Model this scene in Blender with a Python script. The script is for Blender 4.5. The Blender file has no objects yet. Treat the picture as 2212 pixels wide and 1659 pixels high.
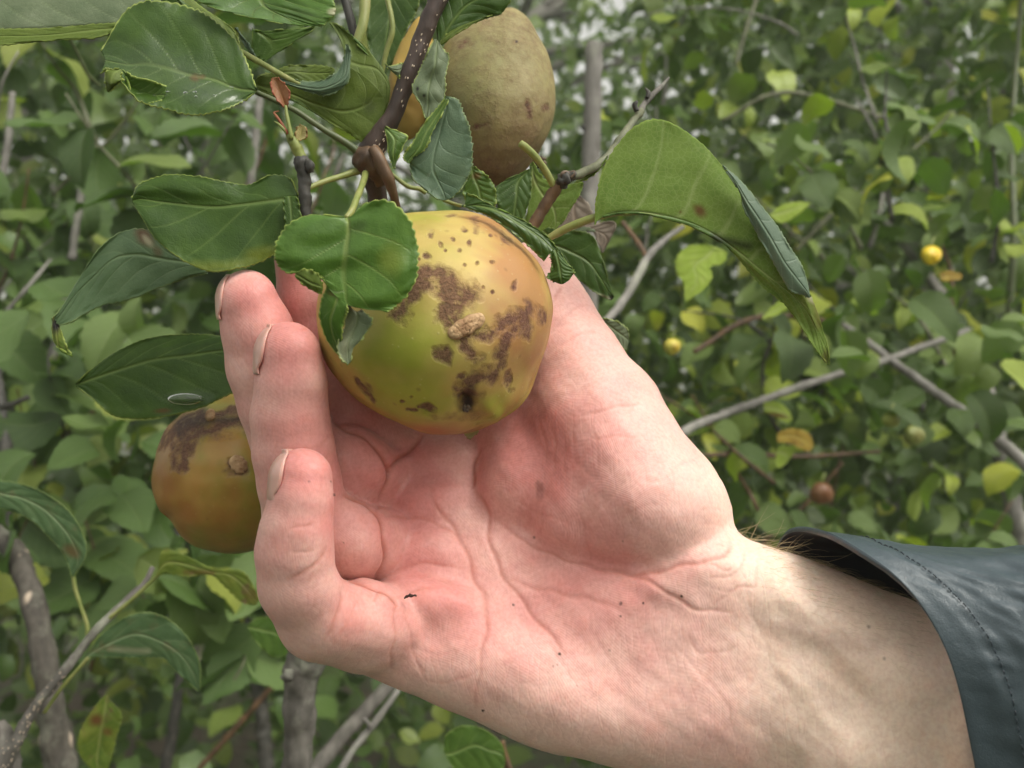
import bpy, math, random
import numpy as np
from mathutils import Vector, Matrix

# ------------------------------------------------------------------ camera, sky, sun, exposure
S = bpy.context.scene
COL = S.collection
F = 1850.0
CZ = 1.5

def at(u, v, Y):
    return Vector(((u - 1106) / F * Y, Y, CZ - (v - 829.5) / F * Y))

def at_np(P):
    P = np.asarray(P, float)
    return np.stack([(P[..., 0] - 1106) / F * P[..., 2], P[..., 2], CZ - (P[..., 1] - 829.5) / F * P[..., 2]], -1)

cam = bpy.data.cameras.new('camera')
camo = bpy.data.objects.new('camera', cam)
COL.objects.link(camo)
camo.location = (0, 0, CZ)
camo.rotation_euler = (math.pi / 2, 0, 0)
cam.sensor_width = 36
cam.lens = 36 * F / 2212
cam.clip_start = 0.01
cam.clip_end = 400
cam.dof.use_dof = True
cam.dof.focus_distance = 0.243
cam.dof.aperture_fstop = 15
S.camera = camo

SUN_EL, SUN_AZ = math.radians(54), math.radians(130)   # azimuth clockwise from +Y
W = bpy.data.worlds.new('World')
S.world = W
W.use_nodes = True
nt = W.node_tree
nt.nodes.clear()
sky = nt.nodes.new('ShaderNodeTexSky')
sky.sky_type = 'NISHITA'
sky.sun_disc = False
sky.sun_elevation = SUN_EL
sky.sun_rotation = SUN_AZ
sky.dust_density = 5.0
sky.air_density = 1.0
hs = nt.nodes.new('ShaderNodeHueSaturation')
hs.inputs['Saturation'].default_value = 0.06
hs.inputs['Value'].default_value = 1.2
bg = nt.nodes.new('ShaderNodeBackground')
bg.inputs[1].default_value = 0.15
wo = nt.nodes.new('ShaderNodeOutputWorld')
nt.links.new(sky.outputs[0], hs.inputs['Color'])
wb = nt.nodes.new('ShaderNodeMix'); wb.data_type = 'RGBA'; wb.blend_type = 'MULTIPLY'; wb.inputs[0].default_value = 1
wb.inputs[7].default_value = (1.0, 0.985, 0.92, 1)      # a thin bright overcast, camera balanced warm
nt.links.new(hs.outputs[0], wb.inputs[6])
nt.links.new(wb.outputs[2], bg.inputs[0])
nt.links.new(bg.outputs[0], wo.inputs[0])

sl = bpy.data.lights.new('sun', 'SUN')
sl.energy = 0.95
sl.angle = math.radians(28)
sl.color = (1.0, 0.95, 0.86)
so = bpy.data.objects.new('sun', sl)
COL.objects.link(so)
d = Vector((math.sin(SUN_AZ) * math.cos(SUN_EL), math.cos(SUN_AZ) * math.cos(SUN_EL), math.sin(SUN_EL)))
so.rotation_euler = d.to_track_quat('Z', 'Y').to_euler()
so.location = (0.5, -2, 6)

S.view_settings.view_transform = 'Standard'
S.view_settings.look = 'None'
S.view_settings.exposure = 0.52
S.view_settings.gamma = 1
S.view_settings.use_curve_mapping = False
S.render.engine = 'CYCLES'
S.cycles.use_denoising = True
S.cycles.max_bounces = 8
S.cycles.volume_bounces = 2

rng = np.random.default_rng(7)
random.seed(7)

# ------------------------------------------------------------------ generic helpers
def tag(o, label=None, cat=None, group=None, kind=None):
    if label: o['label'] = label
    if cat: o['category'] = cat
    if group: o['group'] = group
    if kind: o['kind'] = kind
    return o

def empty(name, loc, label=None, cat=None, group=None):
    o = bpy.data.objects.new(name, None)
    o.empty_display_size = 0.02
    COL.objects.link(o)
    o.location = loc
    return tag(o, label, cat, group)

def make_mesh(name, V, Fc, attrs=None, uv=None, smooth=True):
    """V (n,3); Fc (m,k) with k = 3 or 4; attrs {name: (n,) float}; uv (n,2) per vertex"""
    me = bpy.data.meshes.new(name)
    V = np.ascontiguousarray(V, dtype=np.float32)
    Fc = np.ascontiguousarray(Fc, dtype=np.int32)
    k = Fc.shape[1]
    me.vertices.add(len(V)); me.vertices.foreach_set('co', V.ravel())
    me.loops.add(Fc.size); me.loops.foreach_set('vertex_index', Fc.ravel())
    me.polygons.add(len(Fc))
    me.polygons.foreach_set('loop_start', np.arange(0, Fc.size, k, dtype=np.int32))
    me.update(calc_edges=True)
    if smooth:
        me.polygons.foreach_set('use_smooth', np.ones(len(Fc), dtype=bool))
    for n, a in (attrs or {}).items():
        at_ = me.attributes.new(n, 'FLOAT', 'POINT')
        at_.data.foreach_set('value', np.ascontiguousarray(a, dtype=np.float32).ravel())
    if uv is not None:
        l = me.uv_layers.new(name='UVMap')
        l.data.foreach_set('uv', np.ascontiguousarray(uv[Fc.ravel()], dtype=np.float32).ravel())
    me.validate()
    return me

def link(name, me, mat=None, parent=None, loc=None):
    o = bpy.data.objects.new(name, me)
    COL.objects.link(o)
    if mat is not None:
        for m in (mat if isinstance(mat, (list, tuple)) else [mat]):
            me.materials.append(m)
    if loc is not None: o.location = loc
    if parent is not None:
        o.parent = parent
        if loc is None:
            o.location = -Vector(parent.location)     # mesh is in world coordinates
    return o

def catmull(P, n):
    P = np.asarray(P, float)
    if len(P) == 2:
        t = np.linspace(0, 1, n)[:, None]
        return P[0] * (1 - t) + P[1] * t
    Q = np.vstack([2 * P[0] - P[1], P, 2 * P[-1] - P[-2]])
    t = np.linspace(0, len(P) - 1 - 1e-9, n)
    i = t.astype(int); f = (t - i)[:, None]
    a, b, c, e = Q[i], Q[i + 1], Q[i + 2], Q[i + 3]
    return 0.5 * ((2 * b) + (-a + c) * f + (2 * a - 5 * b + 4 * c - e) * f ** 2 + (-a + 3 * b - 3 * c + e) * f ** 3)

def catmull_closed(P, n):
    P = np.asarray(P, float)
    m = len(P)
    t = np.linspace(0, m, n, endpoint=False)
    i = t.astype(int); f = (t - i)[:, None]
    a, b, c, e = P[(i - 1) % m], P[i % m], P[(i + 1) % m], P[(i + 2) % m]
    return 0.5 * ((2 * b) + (-a + c) * f + (2 * a - 5 * b + 4 * c - e) * f ** 2 + (-a + 3 * b - 3 * c + e) * f ** 3)

class Noise:
    """cheap smooth noise: a sum of randomly oriented sinusoids"""
    def __init__(s, seed, octaves=((1.0, 1.0), (2.1, .5), (4.3, .25)), n=7):
        r = np.random.default_rng(seed)
        s.t = []
        for fr, am in octaves:
            for _ in range(n):
                d_ = r.normal(size=3); d_ /= np.linalg.norm(d_)
                s.t.append((d_ * fr * r.uniform(.7, 1.4), r.uniform(0, 6.28), am / math.sqrt(n) * 1.4))
    def __call__(s, P):
        o = np.zeros(P.shape[:-1])
        for d_, ph, am in s.t:
            o += am * np.sin(P @ d_ * 6.283 + ph)
        return o

def grid_faces(nu, nv, closed_v=False):
    i = np.arange(nu - 1)[:, None]
    j = np.arange(nv if closed_v else nv - 1)[None, :]
    j2 = (j + 1) % nv
    a = i * nv + j; b = (i + 1) * nv + j; c = (i + 1) * nv + j2; d_ = i * nv + j2
    return np.stack([a, b, c, d_], -1).reshape(-1, 4)

def tube(path, n=40, seg=12, bump=0.0, bfreq=60.0, seed=1, caps=True):
    """path rows (u,v,Y,r_px) -> vertices/faces of a tapered, slightly gnarled tube in world coordinates"""
    P = catmull(path, n)
    C = at_np(P[:, :3])
    R = P[:, 3] * P[:, 2] / F
    return tube_world(C, R, seg, bump, bfreq, seed)

def tube_world(C, R, seg=12, bump=0.0, bfreq=60.0, seed=1):
    n = len(C)
    T = np.gradient(C, axis=0); T /= np.linalg.norm(T, axis=1)[:, None] + 1e-12
    up = np.array([0.1, 1.0, 0.05])
    A = np.cross(T, up); A /= np.linalg.norm(A, axis=1)[:, None] + 1e-12
    B = np.cross(T, A)
    th = np.linspace(0, 2 * math.pi, seg, endpoint=False)
    V = C[:, None] + (A[:, None] * np.cos(th)[None, :, None] + B[:, None] * np.sin(th)[None, :, None]) * R[:, None, None]
    if bump:
        nz = Noise(seed)(V * bfreq)
        V = C[:, None] + (V - C[:, None]) * (1 + bump * nz)[..., None]
    V = V.reshape(-1, 3)
    Fc = grid_faces(n, seg, True)
    # caps as quads fans collapsed on a centre vertex
    V = np.vstack([V, C[0] - T[0] * R[0] * .25, C[-1] + T[-1] * R[-1] * .25])
    a, b = len(V) - 2, len(V) - 1
    j = np.arange(0, seg, 2)
    c0 = np.stack([np.full_like(j, a), j, (j + 1) % seg, (j + 2) % seg], -1)
    o = (n - 1) * seg
    c1 = np.stack([np.full_like(j, b), o + (j + 2) % seg, o + (j + 1) % seg, o + j], -1)
    return V, np.vstack([Fc, c0, c1])

def seg_dist(P, A, B):
    """distance of points P (n,2) to the segment AB, and the parameter"""
    d_ = B - A
    t = np.clip(((P - A) @ d_) / (d_ @ d_ + 1e-9), 0, 1)
    return np.linalg.norm(P - A - t[:, None] * d_, axis=1), t

def poly_dist(P, L):
    """distance to a polyline and the 0..1 parameter along it"""
    L = catmull(L, max(12, len(L) * 5)) if len(L) > 2 else np.asarray(L, float)
    D = np.full(len(P), 1e9); T = np.zeros(len(P))
    for i in range(len(L) - 1):
        d_, t = seg_dist(P, L[i], L[i + 1])
        m = d_ < D
        D[m] = d_[m]; T[m] = (i + t[m]) / (len(L) - 1)
    return D, T

# ------------------------------------------------------------------ node helpers
def new_mat(name):
    m = bpy.data.materials.new(name)
    m.use_nodes = True
    n = m.node_tree
    return m, n, n.nodes['Principled BSDF'], n.nodes['Material Output']

def N(n, typ, **kw):
    x = n.nodes.new(typ)
    for k, v in kw.items():
        if k.startswith('i_'):
            x.inputs[k[2:].replace('_', ' ')].default_value = v
        else:
            setattr(x, k, v)
    return x

def mixc(n, fac, a, b, mode='MIX'):
    x = n.nodes.new('ShaderNodeMix'); x.data_type = 'RGBA'; x.blend_type = mode
    for s_, v in ((0, fac), (6, a), (7, b)):
        if isinstance(v, (int, float)): x.inputs[s_].default_value = v
        elif isinstance(v, tuple): x.inputs[s_].default_value = (*v, 1)
        else: n.links.new(v, x.inputs[s_])
    return x.outputs[2]

def math_(n, op, a, b=None, clamp=False):
    x = n.nodes.new('ShaderNodeMath'); x.operation = op; x.use_clamp = clamp
    for i, v in enumerate((a, b)):
        if v is None: continue
        if isinstance(v, (int, float)): x.inputs[i].default_value = v
        else: n.links.new(v, x.inputs[i])
    return x.outputs[0]

def ramp(n, fac, stops):
    x = n.nodes.new('ShaderNodeValToRGB')
    e = x.color_ramp.elements
    while len(e) < len(stops): e.new(0.5)
    for k, (p, c) in zip(e, stops):
        k.position = p; k.color = (*c, 1) if len(c) == 3 else c
    n.links.new(fac, x.inputs[0])
    return x.outputs[0]

def attr(n, name):
    x = n.nodes.new('ShaderNodeAttribute'); x.attribute_name = name
    return x.outputs['Fac']

def noise(n, vec, scale, detail=4, rough=.6):
    x = n.nodes.new('ShaderNodeTexNoise')
    x.inputs['Scale'].default_value = scale; x.inputs['Detail'].default_value = detail
    x.inputs['Roughness'].default_value = rough
    if vec is not None: n.links.new(vec, x.inputs['Vector'])
    return x.outputs['Fac']

def objco(n):
    return n.nodes.new('ShaderNodeTexCoord').outputs['Object']

def bump(n, b, h, dist, strength=1.0):
    x = n.nodes.new('ShaderNodeBump')
    x.inputs['Distance'].default_value = dist; x.inputs['Strength'].default_value = strength
    n.links.new(h, x.inputs['Height'])
    n.links.new(x.outputs[0], b.inputs['Normal'])
    return x

# ------------------------------------------------------------------ the hand and forearm
# The body is one closed volume: a signed distance field of tapered bones and pads, sampled on a lattice whose
# axes are (u, v, w) with w = depth * KW, meshed once, then creased.
KW = 7400.0
STEP = 6.0
U0, V0, W0 = 430.0, 470.0, 1380.0
NU, NV, NW = 330, 240, 160
uu = (U0 + STEP * np.arange(NU)).astype(np.float32)
vv = (V0 + STEP * np.arange(NV)).astype(np.float32)
ww = (W0 + STEP * np.arange(NW)).astype(np.float32)

def empty_field():
    return np.full((NU, NV, NW), 400.0, dtype=np.float32)

def box_of(lo, hi, pad):
    s_ = []
    for k, (ax, n_) in enumerate(((uu, NU), (vv, NV), (ww, NW))):
        a = int(max(0, (lo[k] - pad - ax[0]) // STEP)); b = int(min(n_, (hi[k] + pad - ax[0]) // STEP + 2))
        s_.append(slice(a, max(a + 1, b)))
    return tuple(s_)

def smin(a, b, k):
    if k <= 0: return np.minimum(a, b)
    h = np.clip(0.5 + 0.5 * (b - a) / k, 0, 1)
    return b * (1 - h) + a * h - k * h * (1 - h)

def add_cone(Fd, p, q, k, flat=1.0):
    """round cone from p=(u,v,w,r) to q"""
    p = np.array(p, float); q = np.array(q, float)
    lo = np.minimum(p[:3] - p[3], q[:3] - q[3]); hi = np.maximum(p[:3] + p[3], q[:3] + q[3])
    sl_ = box_of(lo, hi, 70)
    X = uu[sl_[0]][:, None, None]; Yv = vv[sl_[1]][None, :, None]; Z = ww[sl_[2]][None, None, :]
    d_ = q[:3] - p[:3]
    L2 = float(d_ @ d_) + 1e-6
    t = ((X - p[0]) * d_[0] + (Yv - p[1]) * d_[1] + (Z - p[2]) * d_[2]) / L2
    t = np.clip(t, 0, 1)
    D = np.sqrt((X - p[0] - t * d_[0]) ** 2 + (Yv - p[1] - t * d_[1]) ** 2 + ((Z - p[2] - t * d_[2]) / flat) ** 2) - (p[3] + t * (q[3] - p[3]))
    Fd[sl_] = smin(Fd[sl_], D.astype(np.float32), k)

def add_ell(Fd, c, r, k, rot=0.0):
    """ellipsoid pad, rotated by rot degrees in the u,v plane"""
    m = max(r)
    sl_ = box_of(np.array(c) - m, np.array(c) + m, 60)
    X = uu[sl_[0]][:, None, None] - c[0]; Yv = vv[sl_[1]][None, :, None] - c[1]; Z = ww[sl_[2]][None, None, :] - c[2]
    a = math.radians(rot)
    x = X * math.cos(a) + Yv * math.sin(a); y = -X * math.sin(a) + Yv * math.cos(a)
    k0 = np.sqrt((x / r[0]) ** 2 + (y / r[1]) ** 2 + (Z / r[2]) ** 2)
    k1 = np.sqrt((x / r[0] ** 2) ** 2 + (y / r[1] ** 2) ** 2 + (Z / r[2] ** 2) ** 2) + 1e-6
    Fd[sl_] = smin(Fd[sl_], (k0 * (k0 - 1) / k1).astype(np.float32), k)

def chain(pts, k=14, Fd=None):
    Fd = empty_field() if Fd is None else Fd
    P = [(u, v, Y * KW, r) for u, v, Y, r in pts]
    for a, b in zip(P[:-1], P[1:]):
        add_cone(Fd, a, b, k)
    return Fd

PINKY = [(653, 1033, .2225, 65), (650, 1085, .2225, 70), (640, 1150, .2235, 79), (636, 1195, .225, 84), (645, 1268, .2285, 86), (690, 1338, .236, 91), (785, 1354, .248, 99), (900, 1375, .262, 92)]
RING = [(623, 764, .2395, 70), (628, 835, .2405, 78), (625, 900, .242, 84), (634, 975, .244, 88), (648, 1045, .2465, 90), (660, 1120, .2505, 92), (745, 1162, .2540, 88), (822, 1180, .2665, 80), (900, 1195, .278, 80)]
MIDDLE = [(533, 650, .254, 67), (556, 715, .2555, 76), (573, 790, .258, 84), (600, 870, .2605, 86), (630, 940, .263, 90), (662, 1000, .266, 90), (748, 1012, .2660, 92), (825, 1040, .2775, 80), (900, 1070, .288, 80)]
INDEX = [(652, 560, .268, 60), (668, 640, .270, 68), (684, 720, .273, 74), (715, 830, .2765, 80), (760, 900, .279, 84), (850, 980, .285, 84), (930, 1030, .292, 80)]
THUMB = [(1150, 606, .2815, 82), (1188, 690, .279, 92), (1235, 790, .273, 110), (1290, 900, .2655, 132), (1345, 1005, .2600, 138), (1398, 1085, .2575, 148)]

# palm and forearm: a slab with round edges inside this outline; its front follows control points
OUT = catmull_closed([(745, 1425), (850, 1486), (950, 1528), (1040, 1564), (1160, 1618), (1330, 1660), (1500, 1700), (1700, 1752), (2000, 1840),
                      (2380, 1960), (2400, 1500), (2250, 1400), (2100, 1348), (1980, 1303), (1870, 1258), (1800, 1227), (1700, 1191), (1655, 1178), (1608, 1160),
                      (1575, 1125), (1535, 1050), (1470, 960), (1380, 900), (1250, 800), (1130, 815), (1035, 835), (960, 850), (885, 905), (840, 1020), (822, 1100), (815, 1200), (800, 1290), (745, 1330)], 300)
CTRL = np.array([  # u, v, front Y, half thickness px
    (860, 1030, .2735, 80), (950, 980, .2720, 80), (1010, 930, .2790, 70), (930, 1080, .2640, 85), (1000, 1050, .2680, 85), (860, 1150, .2640, 85),
    (940, 1200, .2580, 90), (860, 1260, .2530, 90), (900, 1330, .2470, 92), (800, 1400, .2450, 85), (880, 1440, .2450, 90), (1000, 1350, .2500, 95),
    (1060, 1200, .2600, 95), (1150, 1290, .2545, 105), (1100, 1420, .2440, 105), (1050, 1500, .2435, 95), (1250, 1500, .2380, 120), (1250, 1390, .2450, 120),
    (1400, 1560, .2350, 130), (1400, 1430, .2390, 130), (1350, 1300, .2440, 120), (1500, 1290, .2380, 125), (1600, 1250, .2360, 120), (1600, 1400, .2340, 140),
    (1600, 1600, .2320, 150), (1750, 1300, .2300, 140), (1750, 1500, .2270, 160), (1950, 1450, .2190, 175), (2200, 1600, .2120, 190), (1900, 1650, .2200, 170),
    (1700, 1220, .2350, 120), (1900, 1320, .2250, 150), (1300, 1150, .2560, 110), (1150, 1000, .2730, 90), (1350, 1000, .2600, 100), (1500, 1080, .2500, 100), (1300, 900, .2700, 90), (1130, 850, .2830, 70), (1000, 860, .2870, 65), (1060, 940, .2790, 75)])

def inside(P, L):
    x, y = P[:, 0], P[:, 1]
    c = np.zeros(len(P), bool)
    for i in range(len(L)):
        x0, y0 = L[i - 1]; x1, y1 = L[i]
        m = ((y0 > y) != (y1 > y))
        c ^= m & (x < (x1 - x0) * (y - y0) / ((y1 - y0) if y1 != y0 else 1e-9) + x0)
    return c

gu, gv = np.meshgrid(uu, vv, indexing='ij')
G2 = np.stack([gu.ravel(), gv.ravel()], -1).astype(float)
D2 = np.full(len(G2), 1e9)
for i in range(len(OUT)):
    D2 = np.minimum(D2, seg_dist(G2, OUT[i - 1], OUT[i])[0])
D2 = np.where(inside(G2, OUT), D2, -D2).reshape(NU, NV)
wt = np.exp(-((G2[:, None, 0] - CTRL[None, :, 0]) ** 2 + (G2[:, None, 1] - CTRL[None, :, 1]) ** 2) / (2 * 75.0 ** 2)) + 1e-9 / (1 + ((G2[:, None, 0] - CTRL[None, :, 0]) ** 2 + (G2[:, None, 1] - CTRL[None, :, 1]) ** 2) / 1e4)
wt /= wt.sum(1, keepdims=True)
FR = (wt @ CTRL[:, 2] * KW).reshape(NU, NV)
RR = (wt @ CTRL[:, 3]).reshape(NU, NV)
WC = FR + RR
palm = (np.sqrt(np.maximum(RR - D2, 0)[:, :, None] ** 2 + (ww[None, None, :] - WC[:, :, None]) ** 2) - RR[:, :, None]).astype(np.float32)

# flesh: thumb and thenar, hypothenar, finger-root pads
chain(THUMB, 30, palm)
add_cone(palm, (1290, 960, .267 * KW, 120), (1150, 1045, .2715 * KW, 114), 40)
add_cone(palm, (1150, 1045, .2715 * KW, 114), (1126, 950, .2790 * KW, 95), 20)
add_cone(palm, (1250, 860, .270 * KW, 110), (1126, 930, .2790 * KW, 90), 30)
add_cone(palm, (1400, 1085, .2575 * KW, 146), (1270, 1100, .2610 * KW, 118), 40)
add_cone(palm, (1398, 1085, .2575 * KW, 148), (1450, 1110, .2560 * KW, 130), 25)
add_ell(palm, (930, 1312, .2545 * KW), (120, 62, 62), 26, 12)       # pad under the little finger
add_ell(palm, (925, 1200, .2640 * KW), (92, 56, 55), 26, 15)        # pad under the ring finger
add_ell(palm, (930, 1090, .2715 * KW), (90, 62, 60), 26, -10)       # under the middle finger
add_ell(palm, (955, 1010, .2770 * KW), (85, 62, 55), 24, -20)
add_ell(palm, (1180, 1480, .2530 * KW), (290, 95, 85), 50, 14)      # hypothenar
add_ell(palm, (1480, 1500, .2500 * KW), (150, 110, 95), 50, 10)
add_ell(palm, (1490, 1290, .2475 * KW), (105, 42, 60), 24, 12)      # fold of the heel beside the wrist
hand = palm
for fpts, kb in ((INDEX, 10), (MIDDLE, 9), (RING, 9), (PINKY, 12)):
    fd = chain(fpts, 16)
    hand = smin(hand, fd, kb)
    del fd
import openvdb
g = openvdb.FloatGrid(400.0)
g.copyFromArray(hand)
pts, quads = g.convertToQuads(isovalue=0.0)
del hand, palm, g
pts = pts.astype(float) * STEP + np.array([U0, V0, W0])
me0 = make_mesh('tmp', pts, quads.astype(np.int32))
ob0 = bpy.data.objects.new('tmp', me0); COL.objects.link(ob0)
md = ob0.modifiers.new('s', 'SMOOTH'); md.iterations = 3; md.factor = .5
md = ob0.modifiers.new('d', 'SUBSURF'); md.levels = 1; md.render_levels = 1
ev = ob0.evaluated_get(bpy.context.evaluated_depsgraph_get()).to_mesh()
n_ = len(ev.vertices)
HP = np.empty(n_ * 3, np.float32); ev.vertices.foreach_get('co', HP); HP = HP.reshape(-1, 3).astype(float)
HN = np.empty(n_ * 3, np.float32); ev.vertices.foreach_get('normal', HN); HN = HN.reshape(-1, 3).astype(float)
HF = np.empty(len(ev.loops), np.int32); ev.loops.foreach_get('vertex_index', HF); HF = HF.reshape(-1, 4)
ob0.to_mesh_clear()
bpy.data.objects.remove(ob0); bpy.data.meshes.remove(me0)
c_ = HP[HF[::97]]                                   # outward normals?
fn = np.cross(c_[:, 1] - c_[:, 0], c_[:, 2] - c_[:, 0])
vol = (c_[:, 0] * fn).sum()
full = HP[HF]; fn = np.cross(full[:, 1] - full[:, 0], full[:, 2] - full[:, 0])
if (full[:, 0] * fn).sum() < 0:
    HN = -HN; flip_in_uvw = True
else:
    flip_in_uvw = False
# HN now points outward in (u,v,w)

def z2(*L): return [(542 + x * .5208, 949 + y * .5208) for x, y in L]
def z6(*L): return [(414.75 + x / 4, 813.2 + y / 4) for x, y in L]
def z7(*L): return [(829.5 + x / 4, 813.2 + y / 4) for x, y in L]
def z8(*L): return [(1244.3 + x / 4, 948.8 + y / 4) for x, y in L]
def z4(*L): return [(829.5 + x / 4, 338.9 + y / 4) for x, y in L]
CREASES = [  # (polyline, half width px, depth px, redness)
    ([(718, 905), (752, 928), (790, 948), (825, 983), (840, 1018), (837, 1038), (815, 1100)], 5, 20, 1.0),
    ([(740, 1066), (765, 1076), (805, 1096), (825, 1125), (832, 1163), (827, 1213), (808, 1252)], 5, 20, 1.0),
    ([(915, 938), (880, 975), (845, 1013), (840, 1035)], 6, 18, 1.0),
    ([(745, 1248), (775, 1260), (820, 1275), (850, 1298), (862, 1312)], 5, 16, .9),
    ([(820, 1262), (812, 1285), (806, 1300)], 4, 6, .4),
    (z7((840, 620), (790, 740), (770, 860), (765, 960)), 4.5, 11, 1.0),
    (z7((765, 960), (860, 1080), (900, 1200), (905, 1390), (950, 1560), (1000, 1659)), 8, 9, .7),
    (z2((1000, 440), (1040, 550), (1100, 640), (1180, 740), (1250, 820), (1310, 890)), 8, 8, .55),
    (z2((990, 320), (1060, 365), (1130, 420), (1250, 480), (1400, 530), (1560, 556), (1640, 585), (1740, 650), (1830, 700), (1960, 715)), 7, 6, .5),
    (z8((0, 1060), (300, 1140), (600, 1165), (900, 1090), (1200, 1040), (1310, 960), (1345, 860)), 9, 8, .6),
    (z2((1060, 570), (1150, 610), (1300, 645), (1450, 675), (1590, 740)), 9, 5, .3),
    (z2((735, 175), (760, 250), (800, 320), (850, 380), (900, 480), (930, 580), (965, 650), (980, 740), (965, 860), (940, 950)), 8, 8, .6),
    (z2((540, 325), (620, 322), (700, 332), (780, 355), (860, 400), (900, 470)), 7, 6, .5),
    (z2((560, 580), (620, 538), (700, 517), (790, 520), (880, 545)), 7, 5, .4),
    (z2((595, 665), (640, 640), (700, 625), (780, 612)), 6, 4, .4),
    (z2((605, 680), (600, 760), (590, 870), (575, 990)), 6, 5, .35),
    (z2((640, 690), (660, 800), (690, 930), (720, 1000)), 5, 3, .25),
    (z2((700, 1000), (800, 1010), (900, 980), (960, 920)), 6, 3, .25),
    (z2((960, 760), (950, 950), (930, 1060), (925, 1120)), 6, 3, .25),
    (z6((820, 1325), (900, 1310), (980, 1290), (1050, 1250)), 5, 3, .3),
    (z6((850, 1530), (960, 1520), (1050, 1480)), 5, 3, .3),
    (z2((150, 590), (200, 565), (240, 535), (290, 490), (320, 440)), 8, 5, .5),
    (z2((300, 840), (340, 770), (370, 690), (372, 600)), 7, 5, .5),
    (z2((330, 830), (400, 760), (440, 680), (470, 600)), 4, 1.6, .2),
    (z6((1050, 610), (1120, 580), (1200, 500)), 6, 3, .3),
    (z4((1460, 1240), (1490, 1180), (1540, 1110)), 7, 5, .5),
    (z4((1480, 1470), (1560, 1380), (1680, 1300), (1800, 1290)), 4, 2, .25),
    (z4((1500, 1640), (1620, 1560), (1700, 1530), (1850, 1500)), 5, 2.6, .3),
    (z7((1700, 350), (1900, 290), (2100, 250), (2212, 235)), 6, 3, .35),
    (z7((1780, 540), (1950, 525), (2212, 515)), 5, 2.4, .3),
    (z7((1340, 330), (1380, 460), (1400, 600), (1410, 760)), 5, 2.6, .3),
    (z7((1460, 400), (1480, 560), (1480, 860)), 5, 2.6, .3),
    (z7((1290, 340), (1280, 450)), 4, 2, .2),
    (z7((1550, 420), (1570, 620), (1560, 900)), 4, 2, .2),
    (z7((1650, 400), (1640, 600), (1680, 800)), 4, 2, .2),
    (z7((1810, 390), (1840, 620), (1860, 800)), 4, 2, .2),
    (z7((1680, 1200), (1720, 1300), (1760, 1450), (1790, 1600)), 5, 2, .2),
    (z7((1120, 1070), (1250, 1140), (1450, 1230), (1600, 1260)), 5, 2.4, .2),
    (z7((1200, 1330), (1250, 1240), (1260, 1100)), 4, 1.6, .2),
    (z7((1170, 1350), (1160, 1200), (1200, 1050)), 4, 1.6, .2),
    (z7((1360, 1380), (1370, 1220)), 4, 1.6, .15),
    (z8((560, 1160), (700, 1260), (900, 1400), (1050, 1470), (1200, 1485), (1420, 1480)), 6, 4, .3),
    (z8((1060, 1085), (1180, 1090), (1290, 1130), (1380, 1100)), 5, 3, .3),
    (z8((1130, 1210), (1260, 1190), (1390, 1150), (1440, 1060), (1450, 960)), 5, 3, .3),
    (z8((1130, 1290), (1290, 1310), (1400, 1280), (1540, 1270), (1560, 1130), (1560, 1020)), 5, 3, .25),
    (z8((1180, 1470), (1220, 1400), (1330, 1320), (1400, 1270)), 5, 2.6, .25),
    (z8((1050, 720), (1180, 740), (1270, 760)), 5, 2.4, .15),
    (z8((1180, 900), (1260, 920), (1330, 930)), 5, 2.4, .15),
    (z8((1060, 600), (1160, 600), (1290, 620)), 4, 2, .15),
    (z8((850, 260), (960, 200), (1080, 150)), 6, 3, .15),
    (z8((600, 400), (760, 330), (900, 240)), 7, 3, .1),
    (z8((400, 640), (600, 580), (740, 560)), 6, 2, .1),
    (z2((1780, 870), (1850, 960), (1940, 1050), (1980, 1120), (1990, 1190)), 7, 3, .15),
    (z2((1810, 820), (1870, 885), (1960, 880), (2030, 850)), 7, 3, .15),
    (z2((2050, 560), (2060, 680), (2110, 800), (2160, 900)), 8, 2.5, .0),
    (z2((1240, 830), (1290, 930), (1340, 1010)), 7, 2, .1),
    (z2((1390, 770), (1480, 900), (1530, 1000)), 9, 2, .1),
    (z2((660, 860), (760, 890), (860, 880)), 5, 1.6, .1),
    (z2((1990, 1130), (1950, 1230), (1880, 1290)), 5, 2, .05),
]
P2 = HP[:, :2]
cd = np.zeros(len(HP)); cr = np.zeros(len(HP))
front = HN[:, 2] < 0.25
fi = np.where(front)[0]
for L, hw, dep, red in CREASES:
    if dep < 12: hw = max(4.0, hw * .72); dep *= .62
    else: dep *= .85
    L = np.array(L)
    lo = L.min(0) - 6 * hw; hi = L.max(0) + 6 * hw
    m = fi[((P2[fi] > lo) & (P2[fi] < hi)).all(1)]
    dd, tt = poly_dist(P2[m] + 2.2 * np.stack([np.sin(P2[m, 1] / 13), np.sin(P2[m, 0] / 11)], -1), L)
    taper = np.clip(np.minimum(tt, 1 - tt) * 5, 0, 1) ** .6
    g1 = np.exp(-(dd / hw) ** 2) - .10 * np.exp(-((dd - 3.0 * hw) / (2.0 * hw)) ** 2)
    cd[m] += g1 * dep * taper * .45
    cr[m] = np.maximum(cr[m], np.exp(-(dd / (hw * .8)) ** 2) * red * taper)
nzA = Noise(3)(HP / 260.0) * 1.6 + Noise(5)(HP / 90.0) * .35
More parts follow.
